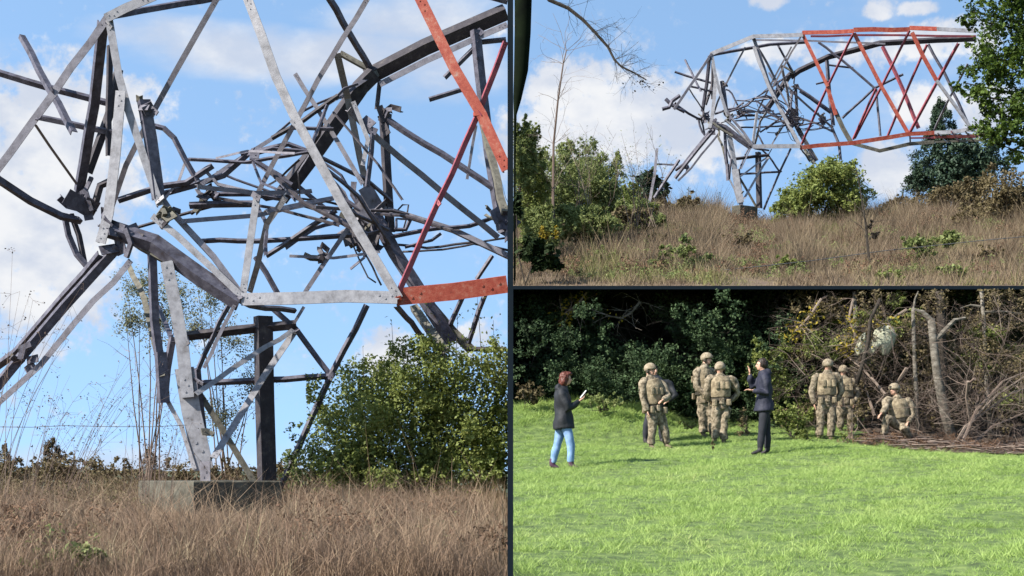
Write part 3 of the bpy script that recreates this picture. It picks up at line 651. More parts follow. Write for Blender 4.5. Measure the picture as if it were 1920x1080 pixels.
def gussets(root, mp, D, ws, spots):
    for (x, y, r, lay, m, k) in spots:
        a, b = mp((x, y)); d = D[lay]; g = Geo(); s = r * ws * d / F; c = P(a, b, d - .03)
        for i in range(k):                                # torn, bent plates and bolt heads crumpled together
            ang = random.uniform(0, 3.14); M3 = np.array(Matrix.Rotation(random.uniform(-.9, .9), 3, 'X') @ Matrix.Rotation(random.uniform(-.8, .8), 3, 'Z') @ Matrix.Rotation(ang, 3, 'Y'))
            cc_ = c + np.array((random.gauss(0, .38), random.gauss(0, .3), random.gauss(0, .38))) * s * (0 if k == 1 else 1)
            g.box(cc_, (s * random.uniform(.4, .8), .015, s * random.uniform(.2, .45)), M3)
            g.box(cc_ + M3 @ np.array((s * .1, -.02, s * .05)), (s * .06, .015, s * .06), M3)
        obj('gusset_plate', g, M[m], root)
        if k > 2:
            for i in range(k):                            # snapped ends sticking out of the joint
                an = random.uniform(0, 6.28); L = r * random.uniform(.9, 1.9)
                p0 = (x + random.gauss(0, r * .25), y + random.gauss(0, r * .25)); p1 = (p0[0] + L * math.cos(an) * .6, p0[1] + L * math.sin(an) * .6 - 3); p2 = (p0[0] + L * math.cos(an + .3), p0[1] + L * math.sin(an + .3))
                g = Geo(); dd = d + random.uniform(-.2, .25)
                g.lbar([P(*mp(p0), dd), P(*mp(p1), dd + random.uniform(-.1, .1)), P(*mp(p2), dd + random.uniform(-.2, .2))], random.uniform(6, 12) * ws * d / F, random.uniform(-.9, .9), random.choice((-1, 1)))
                obj('snapped_end', g, M[random.choice('DKGBD')], root)
SPOTS = [(165, 390, 34, 'M', 'D', 5), (215, 440, 34, 'N', 'D', 5), (385, 370, 26, 'M', 'K', 4), (690, 395, 40, 'F', 'G', 6), (690, 440, 36, 'F', 'K', 5), (203, 38, 16, 'N', 'G', 1),
         (622, 705, 15, 'M', 'D', 1), (40, 676, 22, 'N', 'D', 3), (465, 290, 14, 'M', 'D', 2), (310, 400, 26, 'N', 'B', 3), (712, 222, 20, 'F', 'K', 3), (605, 480, 18, 'M', 'K', 3), (690, 245, 20, 'M', 'D', 2),
         (98, 170, 11, 'N', 'D', 1), (455, 556, 18, 'N', 'G', 1), (745, 560, 20, 'N', 'O', 1), (700, 140, 18, 'F', 'B', 1), (385, 815, 16, 'N', 'B', 2), (272, 205, 16, 'N', 'D', 3)]
EXTRA = []
rr_ = random.Random(5)
NODES = [(175, 395), (215, 440), (300, 385), (385, 365), (465, 290), (480, 365), (535, 370), (590, 285), (615, 196), (692, 144), (690, 395), (690, 440), (655, 425), (580, 285), (560, 378), (350, 300), (500, 482), (455, 552), (745, 470), (780, 405), (850, 430), (735, 435)]
for _ in range(80):
    a_, b_ = rr_.sample(NODES, 2)
    L_ = math.hypot(a_[0] - b_[0], a_[1] - b_[1])
    if not 50 < L_ < 280: continue
    u = rr_.uniform(.0, .2); v = rr_.uniform(.7, 1.0); m_ = ((a_[0] + b_[0]) / 2 + rr_.uniform(-14, 14), (a_[1] + b_[1]) / 2 + rr_.uniform(-14, 14))
    EXTRA.append(('bent_brace', rr_.choice('DDGDK'), rr_.uniform(4, 7.5), rr_.choice(('MM', 'FF', 'MF', 'NM')), [(a_[0] + (b_[0] - a_[0]) * u, a_[1] + (b_[1] - a_[1]) * u), m_, (a_[0] + (b_[0] - a_[0]) * v, a_[1] + (b_[1] - a_[1]) * v)]))
BARS = BARS + EXTRA
dL = (20.0 * K, 21.8 * K, 23.6 * K)
bL = P(385, 905, 20.0 * K)
pl, D = build_pylon('wrecked grey and orange lattice pylon close by, its crumpled leg on concrete', bL, left_map, dL, 1.0, BARS, CUT, 34)
PLATES = [(552, 228, 15, 'N', 'L', 1), (480, 368, 14, 'N', 'G', 1), (290, 208, 13, 'N', 'D', 1), (300, 375, 18, 'N', 'L', 1), (205, 45, 18, 'N', 'L', 1), (555, 618, 15, 'M', 'D', 1), (372, 715, 16, 'N', 'G', 1), (350, 640, 14, 'N', 'D', 1), (895, 214, 17, 'N', 'O', 1), (822, 380, 10, 'N', 'R', 1), (900, 60, 14, 'F', 'D', 1), (72, 222, 10, 'N', 'D', 1), (310, 700, 14, 'N', 'D', 1), (497, 718, 13, 'M', 'D', 1)]
gussets(pl, left_map, D, 1.0, SPOTS + PLATES + [(940, 410, 30, 'F', 'D', 4), (905, 210, 16, 'N', 'R', 1)])
dR = (60.0, 61.8, 63.6)
pr, D = build_pylon('collapsed grey and orange lattice pylon up on the hillside crest', P(1394, 390, 60.0), right_map, dR, .33, BARS, EXT, 60)
gussets(pr, right_map, D, .33, SPOTS + [(890, 400, 34, 'F', 'D', 4)])

# concrete bases
def slab(label, cpx, top, bot, d, lw, rw, ang_l, ang_r, mp_s):
    s = d / F * mp_s; c = P(cpx, top, d)
    zt_, zb = c[2], P(cpx, bot, d)[2] - .2
    l = c + np.array((-math.cos(ang_l), math.sin(ang_l), 0)) * lw * s / math.cos(ang_l); r = c + np.array((math.cos(ang_r), math.sin(ang_r), 0)) * rw * s / math.cos(ang_r)
    b = l + r - c
    g = Geo(); ring = np.array([c, r, b, l]); cen = ring.mean(0)
    ins = cen + (ring - cen) * .975
    V = [(p[0], p[1], zb) for p in ring] + [(p[0], p[1], zt_ - .03) for p in ring] + [(p[0], p[1], zt_) for p in ins]
    fs = [(3, 2, 1, 0), (8, 9, 10, 11)] + [(k * 4 + i, k * 4 + (i + 1) % 4, k * 4 + 4 + (i + 1) % 4, k * 4 + 4 + i) for k in range(2) for i in range(4)]
    g.add(V, fs)
    return tag(obj('concrete_base', g, M['concrete'], loc=(c[0], c[1], zb)), label, 'concrete base')
slab('weathered concrete block in brown grass under the near pylon leg', 363, 902, 968, 19.6 * K, 138, 150, .75, .55, 1)
slab('small dark concrete block under pylon leg on hillside crest', 1388, 384, 402, 59.6, 14, 36, .7, .5, 1)

# ---------------------------------------------------------------- plants round the near pylon
rb = [(690, 790, 150, 110), (780, 720, 110, 70), (880, 760, 110, 110), (725, 885, 115, 55), (860, 890, 130, 60), (645, 860, 50, 60), (930, 690, 50, 50), (760, 800, 120, 90), (900, 840, 90, 90)]
shrub('bush', 'large dense green bush beside the slim dark post, behind dry grass', 'bush', P(790, 950, 22.2 * K), [pxclump(a, b, 22.2 * K, c, e, 1.5) for a, b, c, e in rb], 60000, .056, 'leaf', win=(575, 952), stems=9, shell=.45)
shrub('bush', 'thin pale green scrub between the dark pylon post and big bush', 'bush', P(590, 940, 21.9 * K), [pxclump(590, 850, 21.9 * K, 55, 70, .7), pxclump(560, 890, 21.9 * K, 50, 45, .7)], 2600, .05, 'willow', win=(515, 952), stems=8, shell=.1)
# leafy sprays rising from the bush
root = thing('sapling', 'spindly sapling shoots rising above the big green bush', 'sapling', P(770, 930, 22.6 * K))
g = Geo(); gl = Geo()
for a, b, c in ((690, 820, 650), (745, 700, 600), (800, 660, 560), (660, 740, 690), (860, 720, 580), (905, 690, 540), (930, 700, 600)):
    p0 = P(a, b + 60, 22.5 * K); p1 = P(a + random.uniform(-12, 12), c, 22.6 * K); m = (p0 + p1) / 2 + rng.normal(size=3) * .04
    g.tube([p0, m, p1], [.015, .01, .004], 4, tint=.3)
    u = rng.random(60)[:, None]; C = p0 + (p1 - p0) * u + rng.normal(size=(60, 3)) * .13; t = rng.random(60); C, t = clipx(C, t, 0, 950); leaves(gl, C, .05, t)
obj('stem', g, M['twig'], root); obj('foliage', gl, M['leaf'], root)
# pale thin trees behind the leg
for i, (label, bx, tops) in enumerate((('pale thin leafed tree behind the V shaped pylon strut', 285, [(262, 540, 55, 50), (300, 600, 45, 60), (245, 600, 40, 45), (330, 560, 40, 50)]),
                                       ('pale wispy tree behind the pylon leg, left of dark post', 430, [(400, 560, 60, 55), (440, 640, 60, 60), (370, 620, 40, 60), (470, 720, 45, 60), (420, 780, 50, 70)]))):
    root = thing('birch_tree', label, 'tree', P(bx, 940, (27 + i) * K))
    g = Geo(); d = (27 + i) * K
    for k in range(9):
        c = tops[k % len(tops)]; p0 = P(bx + random.uniform(-25, 25), 935, d); p1 = P(c[0] + random.uniform(-30, 30), c[1] - c[3] * .5, d)
        m = p0 * .5 + p1 * .5 + rng.normal(size=3) * .1; g.tube([p0, m, p1], [.027, .019, .005], 4, tint=rng.random())
        for q in range(4):
            u = random.uniform(.35, .95); st = p0 * (1 - u) + p1 * u; twig_tree(g, st, (random.gauss(0, 1), random.gauss(0, .5), .8), .85, .008, 1, .6, 0, (2, 3), 3)
    obj('trunk', g, M['twig'], root)
    g = Geo(); C, t = clump_points([pxclump(a, b, d, c, e, .5) for a, b, c, e in tops], 5200, .1); leaves(g, C, .042, t); obj('crown', g, M['pale'], root)
# tall weed stalks at the left edge, each plant a thing
for i, (bx, by, d, fan, h, label) in enumerate(((60, 900, 18.0, (.2, .6), 1.9, 'tall dry weed with fine stalks at far left of dry field'), (130, 905, 18.6, (.35, .9), 2.4, 'tallest dry weed leaning right between conifer and pylon strut'),
                                              (-10, 880, 16.5, (-.1, .5), 3.0, 'dry weed with seed heads rising at the left edge'), (250, 905, 18.2, (.0, .5), 1.3, 'short dry weed left of the concrete block'), (300, 890, 18.8, (.1, .5), 1.2, 'short dry weed touching the concrete block'))):
    d *= K; h *= K; root = thing('dry_weed', label, 'weed', P(bx, by + 60, d)); g = Geo(); gl = Geo()
    for k in range(13):
        an = random.uniform(*fan); L = h * random.uniform(.6, 1.0); p = P(bx + random.uniform(-25, 25), by + 55, d); pts = [p]
        a = an * .3
        for q in range(6): a += an * .17; p = p + np.array((math.sin(a) * L / 6, random.gauss(0, .03), math.cos(a) * L / 6)); pts.append(p)
        g.tube(pts, np.linspace(.008, .0025, 7), 3, tint=rng.random() * .6, cap=False)
        for q in range(6):
            st = pts[random.randint(3, 6)]; e = st + rng.normal(size=3) * .15 + (0, 0, .09); g.tube([st, e], [.003, .0018], 3, tint=.3, cap=False)
            C = e + rng.normal(size=(3, 3)) * .03; leaves(gl, C, .024, rng.random(3) * .5)
    obj('stalk', g, M['twig'], root); stuff(obj('seed_head', gl, M['twig'], root))
conifer('conifer', 'small brown green conifer on skyline at left of dry field', P(98, 960, 33 * K), 140 / F * 33 * K, 1.1 * K, 'heath', 5200)
conifer('conifer', 'low conifer on skyline just left of the concrete block', P(280, 950, 34 * K), 112 / F * 34 * K, .8 * K, 'heath', 3600)
conifer('conifer', 'tiny pale green conifer between two darker ones on skyline', P(168, 950, 35 * K), 92 / F * 35 * K, .7 * K, 'leaf', 3000)
conifer('conifer', 'leftmost conifer on the skyline, cut by the photo edge', P(8, 955, 31 * K), 125 / F * 31 * K, .9 * K, 'heath', 3600)
shrub('hedge', 'low dark brush along the skyline behind the dry field', 'brush', P(200, 935, 30 * K), [pxclump(x, (892 if x < 200 else 906) + random.uniform(-12, 8), 28 * K, 40, 36, .8) for x in range(-40, 660, 36)], 26000, .06, 'heath', win=(-300, 951), stems=0, shell=.3)
# strand of fence wire across the field
def wire(label, pts, r):
    g = Geo(); g.tube(pts, r, 4, tint=.5)
    for a, b in zip(pts[:-1], pts[1:]):
        for u in np.arange(.1, 1, .3):
            c = a + (b - a) * u; g.tube([c + (-.012, 0, -.02), c + (.012, 0, .02)], r * .8, 3); g.tube([c + (.012, 0, -.02), c + (-.012, 0, .02)], r * .8, 3)
    return tag(obj('fence_wire', g, M['wire']), label, 'wire')
wire('thin barbed wire strung across the field behind the dry weeds', [P(x, y, 19.3 * K) for x, y in ((-30, 800), (60, 801), (120, 798), (210, 800), (290, 800), (350, 797))], .007)

# ---------------------------------------------------------------- hillside plants
def scatter_growth(name, label, n, fn, lo, hi, d0, d1, per, size, rad, hgt, m, win):
    g = Geo()
    for _ in range(n):
        d = random.uniform(d0, d1); px = random.uniform(lo, hi)
        if name.startswith('field') and 215 < px < 560 and d < 34.5: continue
        x = (px - CX) / F * d; z = fn(px, x, d); q = random.uniform(.5, 1.4)
        cl = [(x + random.gauss(0, rad * .4), d + random.gauss(0, rad * .3), z + hgt * q * random.uniform(.2, .6), rad * q, rad * q, hgt * q * .6) for _ in range(3)]
        C, t = clump_points(cl, int(per * q), .1); C, t = clipx(C, np.clip(t + random.gauss(0, .12), 0, 1), *win); leaves(g, C, size, t, .35, up=.1)
    return stuff(obj(name, g, M[m]), label, 'undergrowth')
hill = lambda px, x, d: tz(px, d); fld = lambda px, x, d: lz(x, d)
scatter_growth('bracken', 'brown dead bracken scattered through the hillside grass', 190, hill, 975, 2000, 34.2, 62, 170, .04, .45, .45, 'rustfern', (963, 3000))
scatter_growth('bramble_patches', 'olive green bramble patches scattered low on the hillside', 170, hill, 965, 2000, 33.8, 55, 170, .035, .45, .35, 'willow', (963, 3000))
scatter_growth('field_bracken', 'reddish dead bracken scattered through the dry field', 230, fld, -60, 950, 12, 40, 230, .034, .38, .42, 'rustfern', (-300, 951))
scatter_growth('field_weeds', 'green weeds scattered low in the dry field', 170, fld, -60, 900, 11.5, 38, 130, .026, .3, .26, 'willow', (-300, 951))
scatter_growth('left_heath', 'brown green heath rising at the left end of dry field', 40, fld, -60, 230, 26, 42, 420, .04, .6, .75, 'heath', (-300, 951))
scatter_growth('dead_leaves', 'dead leaves and bracken over the litter at the wood foot', 110, lambda px, x, d: rz(x, d), 1610, 1990, 29.9, 32.4, 150, .022, .3, .2, 'rustfern', (1560, 3000))
# leaning dark tree at the hill's left end
root = thing('bare_tree', 'black leaning tree at hillside left end with one long bare branch', 'tree', P(966, 534, 33.5))
g = Geo(); g.tube([P(x, y, 33.6) for x, y in ((965, 536), (965, 300), (966, 215), (970, 185), (977, 130), (980, 60), (981, 0), (983, -90), (990, -200))], np.array((2.2, 2.2, 3, 8, 14, 16, 17, 16, 12)) * 33.6 / F, 10); g.smooth = True
obj('trunk', g, M['nearblack'], root)
g = Geo(); br = [(984, -60), (1030, 0), (1065, 15), (1093, 37), (1115, 60), (1140, 88), (1152, 112), (1165, 125), (1190, 137), (1212, 150)]
g.tube([P(x, y, 33.7) for x, y in br], np.linspace(4.2, 1.2, len(br)) * 33.7 / F, 6); obj('branch', g, M['bark'], root)
g = Geo()
for _ in range(46):
    k = random.randint(1, len(br) - 2); a = P(*br[k], 33.7); dirs = np.array((random.gauss(.5, .6), random.gauss(0, .6), random.gauss(-.1, .7)))
    twig_tree(g, a, dirs, random.uniform(.35, .8), .006, 2, .5, .02, (1, 3), 3, lim=(966, 1300, -300, 500), tint=.15)
obj('twig', g, M['bark'], root)
g = Geo(); C = np.concatenate([P(1205 + random.gauss(0, 20), 155 + random.gauss(0, 7), 33.8)[None] + rng.normal(size=(3, 3)) * .05 for _ in range(18)]); leaves(g, C, .035, rng.random(len(C)) * .5); stuff(obj('leaf_spray', g, M['bark'], root))
# dark green sprig by the hill edge
root = thing('dark_sprig', 'dark broad leaved sprig at lower left corner of the hillside', 'plant', P(985, 534, 33.45))
g = Geo(); C, t = clump_points([pxclump(1005, 475, 33.5, 40, 25, .3), pxclump(1035, 492, 33.5, 30, 20, .3), pxclump(1000, 455, 33.5, 24, 12, .2), pxclump(968, 388, 33.5, 16, 30, .2), pxclump(1012, 500, 33.5, 26, 14, .2)], 1500, .0)
C, t = clipx(C, t, 964, 1200); leaves(g, C, .08, t, .7); obj('foliage', g, M['sprigleaf'], root)
g = Geo(); g.tube([P(985, 534, 33.45), P(995, 505, 33.45), P(1005, 475, 33.5)], [.02, .015, .01], 5); g.tube([P(985, 534, 33.45), P(970, 470, 33.45), P(968, 390, 33.5)], [.02, .015, .01], 5); obj('stem', g, M['bark'], root)
# sapling standing in front of the green thicket
root = thing('sapling', 'tall thin bare sapling in front of the green hillside thicket', 'sapling', P(1037, 470, 40))
g = Geo(); sp = [(1037, 470), (1037, 360), (1038, 270), (1046, 190), (1056, 120), (1062, 95)]; g.tube([P(x, y, 40) for x, y in sp], np.linspace(3, 1.0, 6) * 40 / F, 5, tint=.3); obj('trunk', g, M['twig'], root)
g = Geo()
for _ in range(26):
    k = random.randint(1, 5); twig_tree(g, P(*sp[k], 40), (random.gauss(0, 1), random.gauss(0, .5), .9), random.uniform(.5, 1.2), .008, 2, .5, .0, (1, 3), 3, lim=(966, 1300, -300, 500))
obj('branch', g, M['twig'], root)
for i_, (lb_, bx_) in enumerate((('wispy bare shoots over the green thicket at extreme left', 990), ('wispy pale shoots right of the tall thin sapling', 1095), ('wispy twigs standing before the pylon strut foot', 1205))):
    root = thing('sapling', lb_, 'sapling', P(bx_, 430, 43)); g = Geo(); gl = Geo()
    for _ in range(14):
        p0 = P(bx_ + random.gauss(0, 22), 425, 43 + random.gauss(0, .4)); tp = P(bx_ + random.gauss(0, 40), random.uniform(225, 320), 43); m_ = p0 * .5 + tp * .5 + rng.normal(size=3) * .12
        g.tube([p0, m_, tp], [.012, .008, .003], 3, tint=rng.random(), cap=False)
        for _k in range(3): twig_tree(g, m_ + (tp - m_) * random.random(), (random.gauss(0, .7), random.gauss(0, .4), .9), .45, .004, 1, .5, 0, (1, 3), 3, lim=(964, 1300, -100, 500))
        C = m_ + (tp - m_) * rng.random((26, 1)) + rng.normal(size=(26, 3)) * .13; t = rng.random(26); C, t = clipx(C, t, 964, 1300); leaves(gl, C, .035, t, .35)
    obj('stem', g, M['twig'], root); obj('foliage', gl, M['willow'], root)
GREEN = [('broad pale green shrub filling the middle of hillside thicket', 1085, 325, 75, 62, 49), ('tall feathery green shrub at the extreme left of hillside', 978, 290, 30, 70, 41), ('pale green brush spreading low under the thicket', 1090, 415, 85, 32, 42), ('grey green brush between thicket and leaning strut foot', 1190, 405, 60, 28, 46), ('leafy green shrub at far left of hillside beside black tree', 985, 330, 52, 95, 42), ('broad green shrub behind the tall thin sapling', 1045, 345, 60, 75, 46), ('feathery green shrub left of the pointed hillside conifer', 1105, 355, 60, 60, 50), ('low green shrub below the pointed hillside conifer', 1165, 385, 60, 40, 52), ('rounded yellow green shrub low at hillside left', 1010, 430, 50, 45, 38)]
for i, (lb, x, y, rx, ry, d) in enumerate(GREEN):
    cl = [pxclump(x, y, d, rx * .8, ry * .8), pxclump(x - rx * .35, y - ry * .55, d, rx * .35, ry * .4), pxclump(x + rx * .45, y + ry * .1, d, rx * .5, ry * .6), pxclump(x, y + ry * .6, d, rx, ry * .4), pxclump(x + rx * .25, y - ry * .7, d, rx * .3, ry * .35)]
    shrub('shrub', lb, 'shrub', P(x, y + ry, d), cl, 15000, .055, 'leaf' if i in (4, 7) else 'willow', win=(964, 1300), stems=6, shell=.35, aspect=.35)
conifer('conifer', 'pointed green conifer left of the hillside pylon', P(1157, 420, 58), 140 / F * 58, 1.0, 'leaf', 2200, (964, 3000))
conifer('conifer', 'small conifer in the thicket, left of the pointed one', P(1120, 420, 58), 115 / F * 58, .85, 'leaf', 1600, (964, 3000))
shrub('shrub', 'dark round bush behind the pylon strut foot on hillside', 'shrub', P(1220, 400, 66), [pxclump(1212, 340, 66, 26, 22), pxclump(1235, 358, 66, 24, 24), pxclump(1205, 375, 66, 30, 25)], 2400, .13, 'conifer', stems=3)
shrub('shrub', 'reddish heath bush on hillside crest left of concrete block', 'shrub', P(1290, 400, 60), [pxclump(1270, 383, 60, 26, 14), pxclump(1295, 378, 60, 16, 18), pxclump(1240, 395, 60, 30, 14)], 1400, .11, 'heath', stems=3)
conifer('conifer', 'tiny dark conifer on the crest left of concrete block', P(1291, 395, 70), 45 / F * 70, .5, 'conifer', 500)
conifer('conifer', 'second tiny conifer just left of the hillside pylon leg', P(1348, 395, 72), 36 / F * 72, .6, 'conifer', 500)
mb = [(1545, 350, 70, 42), (1510, 365, 45, 38), (1590, 352, 50, 42), (1555, 318, 38, 26), (1500, 385, 50, 26), (1580, 385, 55, 26), (1470, 395, 26, 22)]
shrub('bush', 'rounded bright green bush under the hillside pylon', 'bush', P(1545, 415, 58), [pxclump(*a[:2], 58, *a[2:], 1.2) for a in mb], 20000, .07, 'leaf', stems=6, shell=.45)
root = conifer('conifer', 'big dark blue green conifer behind the pylon, left of oak', P(1765, 385, 78), 200 / F * 78, 3.0, 'conifer', 15000)
shrub('shrub', 'dark shrub at the foot of the big dark conifer', 'shrub', P(1800, 380, 76), [pxclump(1810, 330, 76, 55, 45), pxclump(1850, 300, 76, 40, 55), pxclump(1755, 345, 76, 50, 30), pxclump(1720, 335, 76, 22, 25), pxclump(1790, 290, 76, 40, 50)], 14000, .1, 'conifer', stems=4, shell=.3)
shrub('shrub', 'tawny bracken stand on the crest right of the green bush', 'shrub', P(1680, 412, 61), [pxclump(1672, 392, 61, 32, 16), pxclump(1710, 386, 61, 34, 20), pxclump(1650, 400, 61, 26, 12)], 5000, .06, 'heath', stems=6, shell=.15, stem_mat='twig')
shrub('shrub', 'tall tawny bracken stand on the crest below dark conifer', 'shrub', P(1780, 405, 58), [pxclump(1760, 372, 58, 40, 24), pxclump(1800, 368, 58, 36, 28), pxclump(1835, 360, 58, 30, 30)], 7000, .06, 'heath', stems=6, shell=.15, stem_mat='twig')
shrub('shrub', 'tall brownish olive shrub below the oak at right edge', 'shrub', P(1885, 440, 50), [pxclump(1890, 350, 50, 55, 50), pxclump(1860, 400, 50, 50, 45), pxclump(1920, 390, 50, 50, 60), pxclump(1900, 440, 50, 60, 30), pxclump(1830, 420, 50, 40, 30)], 14000, .06, 'heath', stems=7, shell=.3)
shrub('shrub', 'yellow leaved bramble in hillside grass near its lower right', 'shrub', P(1725, 490, 38), [pxclump(1715, 455, 38, 28, 16), pxclump(1745, 462, 38, 30, 16), pxclump(1780, 450, 38, 26, 16), pxclump(1725, 480, 38, 35, 12)], 1800, .06, 'willow', stems=5, shell=.2)
shrub('shrub', 'olive bramble at middle of hillside grass', 'shrub', P(1290, 510, 37), [pxclump(1275, 470, 37, 40, 22), pxclump(1310, 490, 37, 40, 18), pxclump(1240, 490, 37, 30, 16)], 1700, .055, 'willow', stems=5, shell=.2)
shrub('shrub', 'grey brown dead bush on hillside left of the heath', 'shrub', P(1110, 440, 44), [pxclump(1108, 408, 44, 22, 26), pxclump(1185, 405, 44, 45, 20)], 1500, .07, 'heath', stems=5, shell=.2)
shrub('shrub', 'yellow leaved plant at foot of the tall thin sapling', 'shrub', P(1030, 448, 37), [pxclump(1022, 438, 37, 14, 12), pxclump(1046, 434, 37, 7, 14)], 260, .06, 'yellow', stems=3, shell=.1)
for i in range(7):
    x = random.choice((1120, 1200, 1370, 1450, 1560, 1660, 1840)) if False else (1130, 1215, 1385, 1470, 1850, 1660, 1780)[i]; y = (480, 455, 455, 495, 480, 520, 515)[i]; d = (39, 43, 43, 37, 38, 34.5, 35)[i]
    shrub('grass_tussock', ('olive tussock low on hillside right of dark sprig', 'dry tussock at hillside middle left of the wire', 'dry tussock below the concrete block on hillside', 'green tussock on the hillside beneath the wire', 'brown tussock low at the hillside right side', 'short green tussock right at the beam edge', 'pale tussock near the beam below yellow bramble')[i], 'tussock', P(x, y + 8, d), [pxclump(x, y - 8, d, 26, 13), pxclump(x + 20, y - 3, d, 18, 10)], 500, .05, ('willow', 'heath', 'heath', 'leaf', 'heath', 'leaf', 'willow')[i], stems=3, shell=.1, stem_mat='twig')
root = thing('dead_sapling', 'dark dead sapling with a withered tuft in hillside grass', 'sapling', P(1632, 505, 36.5))
g = Geo(); g.tube([P(x, y, 36.5) for x, y in ((1632, 505), (1627, 460), (1622, 410), (1612, 350), (1604, 310))], np.array((3, 2.8, 2, 1.2, .6)) * 36.5 / F, 5, tint=.1)
for _ in range(10): twig_tree(g, P(1626 + random.uniform(-6, 3), random.uniform(340, 450), 36.5), (random.gauss(0, .6), random.gauss(0, .5), 1), .7, .008, 1, .4, 0, (1, 3), 3, tint=.2)
obj('stem', g, M['bark'], root); g = Geo(); C, t = clump_points([pxclump(1640, 440, 36.5, 9, 16, .12), pxclump(1632, 425, 36.5, 8, 12, .1)], 220, .0); leaves(g, C, .04, t); obj('foliage', g, M['bark'], root)
wire('thin sagging wire stretched over the hillside grass', [P(1225, 519, 35.2), P(1300, 512, 35.6), P(1400, 502, 36), P(1520, 489, 36.4), P(1660, 470, 37), P(1830, 452, 37.6), P(1960, 440, 38)], .010)
# oak at the right edge
ok = [(1880, 40, 75, 60), (1850, 100, 50, 45), (1900, 130, 60, 60), (1840, 175, 40, 30), (1890, 210, 60, 50), (1830, 20, 30, 25), (1860, 250, 45, 25), (1910, 275, 50, 30), (1820, 155, 28, 14), (1960, 80, 80, 120), (1970, 200, 70, 90), (1850, 200, 30, 20), (1870, -60, 90, 70)]
root = shrub('oak_tree', 'dense green oak hanging in from the right edge of hillside', 'tree', P(1985, 455, 42), [pxclump(*a[:2], 42, *a[2:], .8) for a in ok], 26000, .066, 'oak', stems=0, shell=.3, crown='crown')
g = Geo(); g.tube([P(x, y, 42) for x, y in ((1985, 460), (1978, 350), (1965, 230), (1950, 100), (1940, -60))], np.array((26, 22, 17, 13, 6)) * 42 / F, 8)
for a in ok[:9]: g.tube([P(1965 + random.uniform(-10, 10), min(a[1] + 60, 300), 42), P((a[0] + 1965) / 2, a[1] + 18, 42.1), P(a[0] - a[2] * .5, a[1], 42)], np.array((4, 2.5, 1)) * 42 / F, 5)
obj('trunk', g, M['bark'], root)

# ---------------------------------------------------------------- the wood below the hillside
TOPZ = 545.0
def wood(n, boxes, d0, d1, size, material, name, label, cat='undergrowth'):
    cl = []
    for (x0, x1, y0, y1, k, r) in boxes:
        for _ in range(k):
            d = random.uniform(d0, d1); cl.append(pxclump(random.uniform(x0, x1), random.uniform(y0, y1), d, r * random.uniform(.6, 1.4), r * random.uniform(.5, 1.1), r * d / F * .8))
    C, t = clump_points(cl, n, .55); C, t = clipx(C, t, 962, 2100, TOPZ - 3)
    g = Geo(); leaves(g, C, size, t); return stuff(obj(name, g, M[material]), label, cat)
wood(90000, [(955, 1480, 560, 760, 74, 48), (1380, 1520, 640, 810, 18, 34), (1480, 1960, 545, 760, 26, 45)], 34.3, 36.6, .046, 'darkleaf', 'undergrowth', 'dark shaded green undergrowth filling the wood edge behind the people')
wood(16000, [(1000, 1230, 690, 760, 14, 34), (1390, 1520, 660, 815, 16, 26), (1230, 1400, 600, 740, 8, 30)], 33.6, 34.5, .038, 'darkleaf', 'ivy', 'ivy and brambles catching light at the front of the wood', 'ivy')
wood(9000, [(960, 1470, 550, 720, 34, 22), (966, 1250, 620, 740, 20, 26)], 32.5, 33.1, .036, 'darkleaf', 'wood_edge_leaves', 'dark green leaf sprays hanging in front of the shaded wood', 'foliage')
wood(26000, [(1480, 1960, 550, 800, 90, 26), (1840, 1960, 600, 790, 16, 28)], 32.6, 34.0, .034, 'heath', 'brown_leaves', 'brown and olive autumn leaves among the bare branches', 'foliage')
wood(13000, [(1800, 1960, 590, 800, 20, 26), (1560, 1720, 560, 640, 12, 26), (1480, 1620, 590, 720, 12, 24), (1440, 1560, 620, 790, 10, 24)], 32.8, 34.0, .036, 'leaf', 'bramble_leaves', 'green bramble leaves catching light at right of the wood', 'foliage')
# sunlit shrubs standing at the wood's edge
def wshrub(label, x, y, rx, ry, d, n, m, size=.05): return shrub('shrub', label, 'shrub', P(x, y + ry, d), [pxclump(x, y, d, rx, ry), pxclump(x - rx * .4, y - ry * .4, d, rx * .5, ry * .5), pxclump(x + rx * .4, y + ry * .3, d, rx * .6, ry * .6)], n, size, m, win=(965, 2100), stems=5, shell=.3, top=TOPZ)
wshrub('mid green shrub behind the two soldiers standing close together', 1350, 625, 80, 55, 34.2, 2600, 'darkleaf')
wshrub('green leafy shrub right behind the man in navy jacket', 1440, 700, 40, 70, 33.2, 2300, 'leaf', .045)
wshrub('low bramble to the right of the man in navy jacket', 1485, 785, 35, 35, 31.8, 1500, 'leaf', .04)
wshrub('brown green bramble on bank left of woman with phone', 990, 735, 28, 22, 32.6, 900, 'heath', .045)
wshrub('olive bramble on bank between woman and first soldier', 1130, 752, 40, 16, 32.2, 900, 'willow', .04)
def leafy_branch(name, label, pts, d, n, m, size, spread, mat_b='twig'):
    root = thing(name, label, 'branch', P(*pts[0], d)); g = Geo(); q = [P(x, y, d) for x, y in pts]; g.tube(q, np.linspace(2.4, .9, len(q)) * d / F, 5, tint=.8)
    for _ in range(14): twig_tree(g, q[random.randint(0, len(q) - 1)], (random.gauss(0, 1), random.gauss(0, .6), random.gauss(0, .6)), .5, .008, 1, .5, .03, (1, 3), 3, lim=(966, 2100, TOPZ, 830))
    obj('twig', g, M[mat_b], root); gl = Geo(); k = rng.integers(1, len(q), n); C = np.array(q)[k] + rng.normal(size=(n, 3)) * spread; t = rng.random(n); C, t = clipx(C, t, 966, 2100, TOPZ + 2); leaves(gl, C, size, t); obj('foliage', gl, M[m], root); return root
